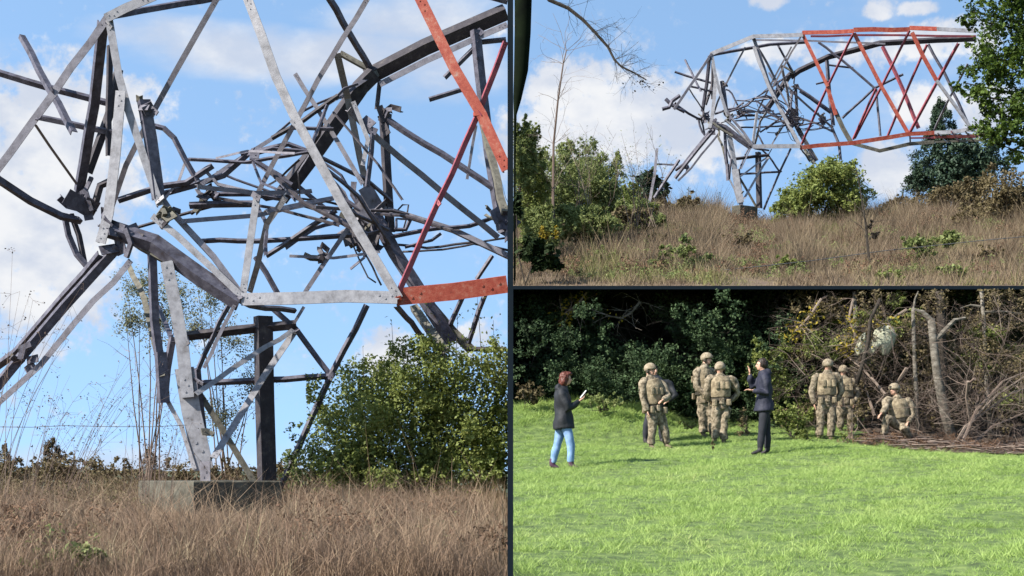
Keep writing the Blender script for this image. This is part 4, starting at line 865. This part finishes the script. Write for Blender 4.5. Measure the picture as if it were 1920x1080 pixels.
leafy_branch('branch', 'branch with yellow leaves high in dark wood above woman', [(1100, 548), (1085, 568), (1070, 580), (1055, 590)], 34.0, 130, 'yellow', .05, .15)
leafy_branch('branch', 'grey forked branch with few yellow leaves in dark wood', [(1200, 566), (1185, 585), (1165, 597), (1145, 593), (1100, 577)], 33.9, 26, 'yellow', .04, .1, 'palebark')
leafy_branch('branch', 'yellow leaved branch above the navy jacket man to the right', [(1540, 560), (1520, 590), (1500, 612), (1488, 622)], 32.6, 150, 'yellow', .045, .14)
leafy_branch('branch', 'yellow leaved spray left of the pale rocks', [(1600, 560), (1592, 595), (1600, 622), (1612, 640), (1585, 650)], 32.5, 170, 'yellow', .042, .13)
leafy_branch('branch', 'small yellow spray just above the larger pale rock', [(1700, 580), (1680, 592), (1662, 606), (1650, 604)], 32.4, 60, 'yellow', .04, .09)
# tangled bare branches, right half
g = Geo()
for _ in range(330):
    x = random.uniform(1470, 1940); y = random.uniform(600, 830); d = random.uniform(31.4, 34.5)
    twig_tree(g, P(x, y, d), (random.gauss(.1, 1), random.gauss(0, .4), random.gauss(.5, .8)), random.uniform(.5, 1.4), random.uniform(.003, .0075), 3, .65, .02, (2, 4), 3, lim=(1440, 2050, TOPZ, 842))
stuff(obj('bramble_tangle', g, M['twig']), 'tangled bare brown branches filling the right of the wood', 'branches')
g = Geo()
for _ in range(130):
    x = random.uniform(1690, 1960); y = random.uniform(740, 838); d = random.uniform(30.6, 32.2)
    twig_tree(g, P(x, y, d), (random.gauss(.4, .8), random.gauss(0, .3), random.gauss(.5, .5)), random.uniform(.4, 1.0), random.uniform(.003, .008), 2, .6, .02, (2, 3), 3, lim=(1640, 2050, 660, 846))
stuff(obj('brushwood', g, M['twig']), 'fine brown brushwood piled at lower right of the wood', 'brushwood')
g = Geo()
for _ in range(90):
    x = random.uniform(966, 1480); y = random.uniform(560, 740); d = random.uniform(34.2, 35.5)
    twig_tree(g, P(x, y, d), (random.gauss(0, 1), random.gauss(0, .4), random.gauss(.3, .8)), random.uniform(.6, 1.5), random.uniform(.006, .014), 2, .6, .03, (1, 3), 3, lim=(966, 1500, TOPZ, 800))
stuff(obj('dead_twigs', g, M['bark']), 'thin dark dead twigs among the shaded undergrowth', 'twigs')
def trunk(label, pts, w0, w1, d, m='palebark', forks=(), cut=True):
    root = thing('tree_trunk', label, 'tree', P(*pts[0], d)); g = Geo(); g.tube([P(x, y, d) for x, y in pts], np.linspace(w0, w1, len(pts)) / 2 * d / F, 8); g.smooth = True; obj('trunk', g, M[m], root)
    for f in forks:
        g = Geo(); g.tube([P(x, y, d) for x, y in f], np.linspace(w1 * .8, w1 * .35, len(f)) / 2 * d / F, 6); obj('branch', g, M[m], root)
    return root
trunk('pale thick leaning tree trunk right of the kneeling soldier', [(1790, 835), (1770, 770), (1757, 700), (1750, 640), (1746, 598)], 20, 14, 32.4, forks=[[(1747, 602), (1730, 585), (1714, 580)], [(1752, 640), (1790, 600), (1810, 596)]])
trunk('dark trunk standing just right of the pale leaning trunk', [(1775, 830), (1768, 720), (1765, 620), (1762, 546)], 18, 16, 32.8, 'bark')
trunk('thin pale trunk left of the thick leaning trunk', [(1722, 810), (1716, 700), (1713, 620), (1712, 578)], 9, 7, 32.6, forks=[[(1712, 585), (1716, 560), (1722, 546)]])
trunk('pale straight trunk near the right edge of wood', [(1858, 830), (1850, 720), (1846, 620), (1840, 546)], 10, 7, 33.0, forks=[[(1846, 585), (1880, 584), (1930, 590)], [(1843, 575), (1820, 572), (1800, 578)]])
trunk('thin grey trunk behind yellow leaves left of the pale rocks', [(1612, 800), (1606, 690), (1604, 600), (1602, 546)], 9, 8, 33.4)
trunk('dark curved trunk between the two pale rocks', [(1606, 720), (1618, 680), (1628, 640), (1632, 600), (1650, 560)], 9, 6, 32.2, 'bark')
# the sweeping dead boughs of the brush pile, lower right: each big bough countable
BOW = [[(1790, 845), (1820, 790), (1870, 740), (1930, 700)], [(1800, 840), (1830, 770), (1880, 715), (1940, 690)], [(1785, 842), (1810, 800), (1850, 770), (1900, 735), (1950, 720)], [(1810, 845), (1860, 800), (1930, 770)], [(1815, 715), (1812, 745), (1820, 800), (1800, 842)],
       [(1828, 710), (1813, 722), (1814, 760)], [(1660, 740), (1640, 715), (1615, 690), (1590, 670)], [(1640, 780), (1625, 735), (1610, 700)], [(1700, 690), (1680, 720), (1640, 760)]]
LB = ['outermost bleached bough arching over the brush pile at lower right', 'bleached bough arching just inside the outermost one', 'low brown bough of the brush pile reaching right edge', 'lowest brown bough lying across the brush pile', 'upright forked stick at left of the brush pile', 'short pale prong on top of the upright stick', 'grey bough slanting above the kneeling soldier to rocks', 'grey stick slanting down to kneeling soldier hand', 'brown bough crossing behind the kneeling soldier head']
for b, lb in zip(BOW, LB):
    g = Geo(); d = random.uniform(31.0, 31.5) + (1.2 if b[0][0] < 1710 else 0); q = [P(x, y, d + .3 * i) for i, (x, y) in enumerate(b)]; g.tube(q, np.linspace(3.2, 1.2, len(q)) * d / F, 5, tint=rng.uniform(.5, 1))
    for _ in range(7): k = random.randint(1, len(q) - 1); twig_tree(g, q[k], q[k] - q[k - 1] + rng.normal(size=3) * .2, .6, .008, 2, .45, .0, (1, 3), 3, lim=(1440, 2050, TOPZ, 845))
    tag(obj('bough', g, M['twig'], loc=q[0]), lb, 'bough')
# leaf litter and logs along the foot of the wood
g = Geo()
for _ in range(90):
    x = random.uniform(1640, 1940); d = random.uniform(29.8, 31.2); yy = 834 + (x - 1640) * .05
    p = P(x, yy - random.uniform(-6, 14), d); p[2] = rz(p[0], p[1]) + random.uniform(.02, .16)
    q = p + np.array((random.uniform(-.7, .7), random.uniform(-.2, .2), random.uniform(-.03, .12))); g.tube([p, q], [.018, .008], 4, tint=rng.random())
stuff(obj('fallen_sticks', g, M['twig']), 'fallen sticks and litter along the foot of the wood', 'sticks')
# pale rocks
def rock(label, out, d, depth):
    g = Geo(); pts = [P(x, y, d) for x, y in out]; c = np.mean(pts, 0); n = len(pts); V = []
    for k, (sc, dy) in enumerate(((.55, -.5), (.88, -.3), (1.0, 0.0), (.9, .35), (.5, .55))):
        for p in pts: V.append(c + (p - c) * sc * random.uniform(.95, 1.05) + np.array((0, dy * depth + random.uniform(-.03, .03), 0)))
    fs = [(k * n + i, k * n + (i + 1) % n, (k + 1) * n + (i + 1) % n, (k + 1) * n + i) for k in range(4) for i in range(n)] + [tuple(range(n))[::-1], tuple(4 * n + i for i in range(n))]
    g.add(V, fs); return tag(obj('rock', g, M['rock'], loc=c), label, 'rock')
rock('larger pale wedge shaped rock among yellow leaves above kneeling soldier', [(1640, 620), (1655, 610), (1672, 612), (1681, 628), (1676, 648), (1664, 664), (1655, 668), (1646, 650), (1634, 664), (1626, 660), (1632, 640)], 32.75, .3)
rock('smaller pale rock left of dark curved trunk', [(1612, 632), (1622, 622), (1627, 640), (1620, 658), (1608, 668), (1602, 655)], 32.75, .25)
shrub('shrub', 'bare brown bramble in front of half hidden soldier legs', 'shrub', P(1595, 822, 31.0), [pxclump(1594, 795, 31.0, 18, 20, .2), pxclump(1612, 775, 31.0, 18, 30, .2)], 420, .03, 'heath', stems=8, shell=.0, stem_mat='twig')
# meadow tufts and low plants people stand among
for i, (lb, x, y, rx, ry, m) in enumerate((('low dark clover patch behind gap between the soldier groups', 1290, 795, 22, 8, 'leaf'), ('dead stalk weed before the two close soldiers', 1337, 838, 4, 14, 'heath'), ('low green nettles by the feet of back turned soldier', 1510, 818, 22, 14, 'leaf'), ('green nettle clump right of back turned soldier feet', 1590, 818, 30, 8, 'leaf'), ('grey dead brush between navy man and soldier pair', 1395, 790, 22, 26, 'heath'))):
    d = 31.3 if i != 1 else 28.5; shrub('weed', lb, 'weed', P(x, y + ry, d), [pxclump(x, y, d, rx, ry, .25)], 420 if i != 1 else 70, .03, m, stems=4, shell=.0, stem_mat='twig')

# ---------------------------------------------------------------- people
DG = bpy.context.evaluated_depsgraph_get
def remeshed(g, name, voxel=.016, smooth=6, fold=.0045):
    me = g.mesh(name, np.zeros(3)); o = bpy.data.objects.new('tmp', me); COL.objects.link(o)
    r = o.modifiers.new('r', 'REMESH'); r.mode = 'VOXEL'; r.voxel_size = voxel; r.use_smooth_shade = True
    s = o.modifiers.new('s', 'SMOOTH'); s.iterations = smooth; s.factor = .5
    dg = bpy.context.evaluated_depsgraph_get(); m2 = bpy.data.meshes.new_from_object(o.evaluated_get(dg)); bpy.data.objects.remove(o); bpy.data.meshes.remove(me)
    n = len(m2.vertices); V = np.zeros(n * 3, np.float32); m2.vertices.foreach_get('co', V); V = V.reshape(-1, 3)
    if name in ('jacket', 'trousers'):                 # folds in the cloth
        Nn = np.zeros(n * 3, np.float32); m2.vertex_normals.foreach_get('vector', Nn); Nn = Nn.reshape(-1, 3); f1 = 0
        for kf in range(5):
            dr = rng.normal(size=3); dr[2] *= 1.6; f1 = f1 + np.sin((V @ dr) * rng.uniform(14, 34) / np.linalg.norm(dr) + rng.uniform(0, 6))
        V = V + Nn * (f1 * fold)[:, None]
    G = Geo(); G.smooth = True; G.add(V, [tuple(p.vertices) for p in m2.polygons]); bpy.data.meshes.remove(m2); return G
def ground_hit(px, py):
    for d in np.arange(15, 36, .02):
        p = P(px, py, d)
        if p[2] <= rz(p[0], p[1]): return float(d)
    return 31.0
def hand(g, w, el, s=1.0, curl=.5, fwd=None):
    """palm with four unequal curled fingers and a thumb at its side, growing from the wrist"""
    a = nrmz(w - el); b = np.array((0, 1, 0.)) if abs(a[1]) < .8 else np.array((1, 0, 0.)); b = nrmz(b - a * np.dot(a, b)); c = np.cross(a, b)
    g.tube([w - a * .02, w + a * .03 * s, w + a * .085 * s], [.026, .036, .038], 8, side=b, squash=.5)
    for i, L in enumerate((.068, .078, .074, .058)):
        p = w + a * .08 * s + b * (.028 - .0187 * i); k1 = nrmz(a + c * curl * .5); k2 = nrmz(a + c * curl * 1.4); p1 = p + k1 * L * .5; g.tube([p - a * .02, p, p1, p1 + k2 * L * .5], [.010, .010, .009, .006], 6)
    p = w + a * .03 + b * .032; q = p + nrmz(a + b * .9) * .035; g.tube([w + a * .015 + b * .015, p, q, q + nrmz(a + b * .2 + c * .3) * .03], [.012, .012, .011, .007], 6)
def person(label, J, feet, d=None, kit='civil', face=(1, 0), mats=None, hairstyle=None, height=None, dd=0.0, group=None, lat=None, crouch=False):
    """J: joints in photo pixels with a depth offset in metres, feet: pixel row and column where the person stands"""
    d = (d or ground_hit(*feet)) + dd; s = d / F
    base = P(*feet, d); base[2] = rz(base[0], base[1])
    off = base - P(*feet, d)
    up = 5 if kit == 'soldier' else 3
    J = {k: (v[0], v[1] - (up if k[:2] == 'sh' else up * .8 if k == 'che' else 2 if k == 'neck' else 0), *v[2:]) for k, v in J.items()}
    if kit == 'soldier':
        mx_ = (J['shL'][0] + J['shR'][0]) / 2
        for k in ('shL', 'shR', 'elL', 'elR'): J[k] = (mx_ + (J[k][0] - mx_) * 1.06, *J[k][1:])
    J['head'] = (J['head'][0], J['head'][1] + 1.5, *J['head'][2:])
    W = {k: P(v[0], v[1], d) + off + np.array((0, v[2] if len(v) > 2 else 0, 0)) for k, v in J.items()}
    H = height or 1.75; k = H / 1.75
    root = thing('person', label, 'person', base, group)
    latv = nrmz(np.array((lat[0], lat[1], 0.)) if lat else (W['shR'] - W['shL']) * (1, 1, 0))
    fw = nrmz(np.array((face[0], face[1], 0.))); pel, che, nk, hd = W['pel'], W['che'], W['neck'], W['head']
    spn = pel * .5 + che * .5
    def torso(g, inf, hem=None, top=True):
        pts = [pel - (che - pel) * (.12 if hem is None else hem), pel, spn, che, (che * .35 + nk * .65)]
        cv = kit == 'civil' and hem is not None
        rr = np.array((.19 if cv else .165, .188 if cv else .172, .165 if cv else .158, .185, .125)) * k + inf; sq = [.9 if cv else .72, .86 if cv else .74, .76 if cv else .72, .68, .74]
        if top: pts += [nk, nk * .72 + hd * .28]; rr = np.append(rr, [.078 * k + inf * .5, .068 * k + inf * .4]); sq += [.92, .95]
        g.tube(pts, rr, 14, side=latv, squash=sq)
    def arm(g, sd, r, to=1.0):
        sh, elb, ha = W['sh' + sd], W['el' + sd], W['ha' + sd]
        e = elb + (ha - elb) * to
        sh = sh - (0, 0, .028); inn = che * .45 + nk * .15 + sh * .4
        g.tube([inn, sh * .8 + inn * .2, sh * .86 + elb * .14, sh * .5 + elb * .5, elb, elb * .5 + e * .5, e], np.array((r[0], r[1] * .96, r[1] * .97, *r[2:])) * k, 10)
    def leg(g, sd, r, a=1.0):
        h, kn, an = W['hip' + sd], W['kn' + sd], W['an' + sd]; e = kn + (an - kn) * a
        g.tube([pel * .35 + h * .65, h, h * .5 + kn * .5, kn, kn * .5 + e * .5, e], np.array(r) * k, 10)
    # body
    g = Geo(); torso(g, -.015)
    for sd in 'LR':
        arm(g, sd, (.05, .058, .047, .04, .038, .028)); leg(g, sd, (.08, .085, .072, .055, .052, .038))
        an, to = W['an' + sd], W['to' + sd]; g.tube([an, an * .6 + to * .4 - (0, 0, .01), to], [.034, .032, .02], 8)
    g.tube([che * .3 + nk * .7, nk, hd - (0, 0, .03)], [.066 * k, .062 * k, .06 * k], 10)
    fwv = fw; lv = np.cross(fwv, (0, 0, 1.)); Mh = np.stack([fwv, lv, np.array((0, 0, 1.))], 1)
    hk = 1.0 * k; R_ = np.array((.098, .078, .118)) * hk
    g.ball(hd, R_, 16, 12, Mh); g.ball(hd + fwv * .045 * hk - (0, 0, .06 * hk), np.array((.05, .052, .05)) * hk, 12, 8, Mh)
    g.tube([hd + fwv * .088 * hk + (0, 0, .01), hd + fwv * .118 * hk - (0, 0, .028 * hk), hd + fwv * .09 * hk - (0, 0, .04 * hk)], [.012, .018, .012], 6)
    for q in (-1, 1): g.ball(hd + lv * q * .078 * hk - fwv * .005, (.016, .012, .03), 8, 6, Mh)
    body = remeshed(g, 'body', .014, 5)
    for sd in 'LR': hand(body, W['ha' + sd], W['el' + sd])
    bo = obj('body', body, M['skin'], root)
    g = Geo()
    for q in (-1, 1): g.ball(hd + fwv * .083 * hk + lv * q * .032 * hk + (0, 0, .012 * hk), (.012, .014, .009), 8, 6, Mh)
    g.ball(hd + fwv * .092 * hk - (0, 0, .062 * hk), (.01, .024, .006), 8, 4, Mh); obj('eyes_and_mouth', g, M['hair_dark'], root)
    mm = mats
    # trousers, shoes, jacket
    bag = .012 if kit != 'soldier' else .026
    g = Geo(); g.tube([pel - (0, 0, .09), pel, pel + (che - pel) * .15], np.array((.165, .175, .165)) * k + bag * .3, 14, side=latv, squash=.74)
    for sd in 'LR': leg(g, sd, np.array((.088, .094, .08, .064, .062, .058 if kit == 'soldier' else .05)) + bag, .94)
    obj('trousers', remeshed(g, 'trousers', .018, 4, .005 if kit == 'soldier' else .0022), M[mm['trousers']], root)
    for sd in 'LR':
        an, to = W['an' + sd], W['to' + sd]; g = Geo(); g.tube([an + (0, 0, .1), an + (0, 0, .02), an - (0, 0, .035)], [.055, .056, .05], 10); g.tube([an - (0, 0, .03) - nrmz(to - an) * .03, an * .5 + to * .5 - (0, 0, .02), to - (0, 0, .01), to + nrmz((to - an) * (1, 1, 0)) * .05 - (0, 0, .015)], [.05, .055, .047, .03], 10, squash=.75)
        obj('boot' if kit == 'soldier' else 'shoe', remeshed(g, 'shoe', .016, 3), M[mm['shoes']], root)
    g = Geo(); torso(g, .034 if kit != 'soldier' else .018, .16 if kit == 'soldier' else .1 if hairstyle == 'short' else .3)
    for sd in 'LR': arm(g, sd, np.array((.078, .09, .076, .066, .061, .05)) + (.008 if kit == 'soldier' else 0), .97)
    if hairstyle == 'hood' or kit == 'civil': g.tube([nk - fwv * .1 + (0, 0, -.05), nk - fwv * .09 + (0, 0, .01), nk - fwv * .05 + (0, 0, .05)], [.1, .1, .07], 10, side=latv, squash=.6)
    obj('jacket', remeshed(g, 'jacket', .018, 4), M[mm['jacket']], root)
    if kit == 'soldier':
        g = Geo(); bdir = nrmz(che - pel)
        g.tube([pel + (che - pel) * .32, pel + (che - pel) * .6, che, che + (nk - che) * .62], np.array((.185, .195, .205, .165)) * k + .03, 14, side=latv, squash=[.8, .85, .82, .72])
        vest = obj('vest', remeshed(g, 'vest', .018, 2), M['vest'], root)
        back = -fw
        g = Geo(); c0 = pel + (che - pel) * .24; g.tube([c0 - bdir * .03, c0 + bdir * .03], .215 * k, 14, side=latv, squash=.8); belt = obj('belt', g, M['webbing'], root)
        Mb = np.stack([latv, np.cross((0, 0, 1.), latv), np.array((0, 0, 1.))], 1)
        for q, dz in ((-.16, -.1), (.0, -.06), (.15, -.09)):
            for f_ in (() if crouch else (1, -1)):
                g = Geo(); c = c0 + latv * q * k + Mb[:, 1] * f_ * .165 * k + (0, 0, dz + .02); g.tube([c - (0, 0, .07), c - (0, 0, .055), c + (0, 0, .055), c + (0, 0, .07)], [.04, .055, .055, .045], 8, side=latv, squash=.55); obj('pouch', g, M['vest' if q else 'camo'], belt)
        for f_ in (() if crouch else (1, -1)):
            for q in (-.1, .02, .12):
                g = Geo(); c = che * .6 + spn * .4 + latv * q * k + Mb[:, 1] * f_ * .19 * k; g.tube([c - (0, 0, .075), c - (0, 0, .06), c + (0, 0, .06), c + (0, 0, .075)], [.045, .052, .052, .042], 8, side=latv, squash=.5); obj('pouch', g, M['vest'], vest)
        if hairstyle != 'cap':
            g = Geo(); hc = hd + (0, 0, .035); g.ball(hc, np.array((.138, .122, .125)) * hk, 18, 12, Mh); V = g.v[0]; lim = hc[2] - .012 * hk; rel = (V - hc) @ Mh[:, 0]
            low = lim - .045 * (rel < .02); V[:, 2] = np.maximum(V[:, 2], low); g.smooth = True; hm = obj('helmet', g, M['helmet'], root)
            for q in (-1, 1):
                g = Geo(); g.ball(hd + lv * q * .1 * hk - (0, 0, .03), (.035, .025, .045), 10, 8, Mh); g.smooth = True; obj('ear_cup', g, M['webbing'], hm)
            g = Geo(); g.tube([hd + lv * .095 * hk - (0, 0, .04), hd + fwv * .04 - (0, 0, .125 * hk), hd - lv * .095 * hk - (0, 0, .04)], .012, 6); obj('chin_strap', g, M['webbing'], hm)
            g = Geo(); g.box(hc + fwv * .135 * hk + (0, 0, .03), (.012, .025, .025), Mh); obj('helmet_mount', g, M['webbing'], hm)
        else:
            g = Geo(); g.ball(hd + (0, 0, .05), np.array((.115, .1, .09)) * hk, 16, 10, Mh); V = g.v[0]; V[:, 2] = np.maximum(V[:, 2], hd[2] + .035); g.tube([hd + fwv * .08 + (0, 0, .045), hd + fwv * .18 + (0, 0, .03)], [.07, .055], 10, side=lv, squash=.15); g.smooth = True; obj('cap', g, M['webbing'], root)
    if hairstyle in ('bob', 'short'):
        g = Geo(); m_ = 'hair_red' if hairstyle == 'bob' else 'hair_dark'
        g.ball(hd - fwv * .018 + (0, 0, .022), np.array((.11, .096, .118)) * hk, 16, 12, Mh)
        if hairstyle == 'bob':
            g.ball(hd - fwv * .05 - (0, 0, .055), np.array((.082, .108, .11)) * hk, 14, 10, Mh); g.ball(hd + fwv * .03 + (0, 0, .085), np.array((.095, .085, .045)) * hk, 12, 8, Mh)
        V = np.concatenate(g.v); rel = (V - hd) @ Mh[:, 0]
        G2 = remeshed(g, 'hair', .014, 3); V = G2.v[0]; V += rng.normal(0, .004, V.shape)
        rel = (V - hd) @ Mh[:, 0]; lowmask = (rel > .045) & (V[:, 2] < hd[2] + .055); V[lowmask] -= fwv * .06
        obj('hair', G2, M[m_], root)
    return root, W, d
cam_kit = dict(trousers='camo', jacket='camo', shoes='boot')
# woman with phone
_, Ww, dw = person('woman in black coat and pale jeans looking at white phone', dict(
    head=(1061, 709), neck=(1056, 727), che=(1054, 745), pel=(1057, 790), shR=(1052, 736, -.17), shL=(1060, 736, .17), elR=(1063, 768, -.2), elL=(1069, 766, .16), haR=(1086, 752, -.05), haL=(1088, 750, .08),
    hipR=(1060, 795, -.09), hipL=(1054, 795, .09), knR=(1070, 834, -.09), knL=(1045, 836, .12), anR=(1070, 870, -.08), anL=(1036, 870, .14), toR=(1082, 876, -.1), toL=(1047, 876, .14)),
    (1056, 878), kit='civil', face=(.88, .15), mats=dict(trousers='jeans', jacket='blackcoat', shoes='plumshoe'), hairstyle='bob', height=1.66, lat=(.12, 1))
g = Geo(); c = (Ww['haR'] + Ww['haL']) / 2 + np.array((.06, 0, .11)); Mp = np.array(Matrix.Rotation(math.radians(38), 3, 'Y')); g.box(c, (.008, .045, .085), Mp); g.box(c + Mp @ np.array((-.0095, 0, 0)), (.0012, .04, .075), Mp)
tag(obj('phone', g, M['white'], loc=c), 'white phone held up by the woman in black coat', 'phone')
# soldier one and the dark figure behind him
person('helmeted camouflage soldier at left of group, right arm hanging, facing right', dict(
    head=(1219, 693), neck=(1218, 707), che=(1223, 728), pel=(1229, 775), shR=(1206, 718, -.1), shL=(1240, 720, .1), elR=(1205, 747, -.16), elL=(1252, 745, -.02), haR=(1212, 772, -.2), haL=(1240, 752, -.22),
    hipR=(1222, 782, -.05), hipL=(1239, 782, .05), knR=(1222, 808, -.06), knL=(1247, 808, .04), anR=(1221, 835, -.02), anL=(1250, 833, .06), toR=(1226, 840, -.16), toL=(1256, 838, -.1)),
    (1234, 838), kit='soldier', face=(.8, -.6), mats=cam_kit, height=1.78)
person('person in dark jacket mostly hidden behind the leftmost soldier', dict(
    head=(1226, 697), neck=(1227, 710), che=(1231, 728), pel=(1228, 772), shR=(1216, 720, .1), shL=(1254, 722, 0), elR=(1208, 748, .1), elL=(1266, 746, -.1), haR=(1214, 760, -.05), haL=(1250, 757, -.15),
    hipR=(1219, 778), hipL=(1238, 778), knR=(1211, 805), knL=(1240, 805), anR=(1210, 828), anL=(1241, 828), toR=(1213, 833, -.14), toL=(1246, 833, -.14)),
    (1226, 832), kit='civil', face=(.4, -.9), mats=dict(trousers='darktrouser', jacket='blackcoat', shoes='blackshoe'), hairstyle='short', height=1.7, dd=.35)
person('helmeted soldier standing behind the back turned one, facing right', dict(
    head=(1325, 679), neck=(1322, 693), che=(1318, 712), pel=(1321, 755), shR=(1306, 704, -.12), shL=(1334, 704, .14), elR=(1305, 732, -.18), elL=(1343, 730, .1), haR=(1319, 748, -.2), haL=(1343, 748, -.05),
    hipR=(1316, 763), hipL=(1328, 763), knR=(1317, 792), knL=(1333, 792), anR=(1318, 819), anL=(1334, 819), toR=(1322, 824, -.12), toL=(1340, 824, -.1)),
    (1325, 823), kit='soldier', face=(.85, -.5), mats=cam_kit, height=1.84, dd=.5)
person('helmeted soldier with back turned, right hand resting on hip', dict(
    head=(1350, 690), neck=(1350, 704), che=(1351, 718), pel=(1352, 760), shL=(1331, 712, .0), shR=(1372, 713, .0), elL=(1326, 738, .02), elR=(1383, 736, .05), haL=(1333, 752, .12), haR=(1372, 752, .12),
    hipL=(1344, 768), hipR=(1361, 768), knL=(1341, 797), knR=(1357, 797), anL=(1340, 824), anR=(1357, 826), toL=(1338, 828, .1), toR=(1362, 830, .1)),
    (1350, 830), kit='soldier', face=(.1, 1), mats=cam_kit, height=1.76)
person('man in navy jacket and dark trousers facing left with raised hand', dict(
    head=(1428, 683), neck=(1431, 699), che=(1433, 718), pel=(1433, 766), shL=(1432, 708, -.18), shR=(1432, 708, .17), elL=(1434, 738, -.24), elR=(1412, 724, .2), haL=(1407, 733, -.2), haR=(1408, 699, .12),
    hipL=(1432, 773, -.09), hipR=(1435, 773, .09), knL=(1427, 808, -.1), knR=(1440, 808, .1), anL=(1424, 842, -.1), anR=(1441, 842, .1), toL=(1411, 849, -.14), toR=(1432, 848, .1)),
    (1432, 851), kit='civil', face=(-.95, .05), mats=dict(trousers='darktrouser', jacket='navy', shoes='blackshoe'), hairstyle='short', height=1.78, lat=(-.05, 1))
person('soldier in tan vest seen from behind near pale yellow bushes', dict(
    head=(1552, 684), neck=(1551, 699), che=(1550, 714), pel=(1549, 756), shL=(1531, 708), shR=(1570, 708), elL=(1523, 736), elR=(1577, 735, .05), haL=(1526, 758, -.03), haR=(1572, 752, .1),
    hipL=(1540, 764), hipR=(1558, 764), knL=(1538, 792), knR=(1559, 792), anL=(1535, 818), anR=(1558, 820), toL=(1532, 824, .1), toR=(1563, 825, .1)),
    (1547, 823), kit='soldier', face=(0, 1), mats=cam_kit, height=1.76)
person('camouflaged soldier half hidden in bare branches beside tan vested one', dict(
    head=(1581, 708), neck=(1581, 721), che=(1583, 736), pel=(1585, 772), shL=(1567, 730), shR=(1600, 732), elL=(1563, 752), elR=(1607, 752), haL=(1570, 768, -.1), haR=(1600, 768, -.1),
    hipL=(1577, 779), hipR=(1594, 779), knL=(1576, 800), knR=(1595, 800), anL=(1576, 817), anR=(1596, 818), toL=(1578, 822, .1), toR=(1600, 822, .1)),
    (1586, 821), kit='soldier', face=(.3, .9), mats=cam_kit, height=1.6, dd=.9)
person('soldier kneeling on one knee at the brush, forearm on thigh', dict(
    head=(1677, 730), neck=(1681, 746), che=(1683, 762), pel=(1689, 797), shR=(1661, 753, -.06), shL=(1704, 755, .0), elR=(1657, 768, -.22), elL=(1709, 779, -.02), haR=(1645, 777, -.32), haL=(1698, 792, -.2),
    hipR=(1682, 798, -.05), hipL=(1696, 798, .05), knR=(1657, 783, -.25), knL=(1687, 806, -.36), anR=(1653, 817, -.2), anL=(1705, 822, -.05), toR=(1643, 823, -.28), toL=(1710, 826, .1)),
    (1675, 827), kit='soldier', face=(-.75, -.55), mats=cam_kit, height=1.78, crouch=True)

for o in bpy.data.objects:
    if '_base' in o: del o['_base']
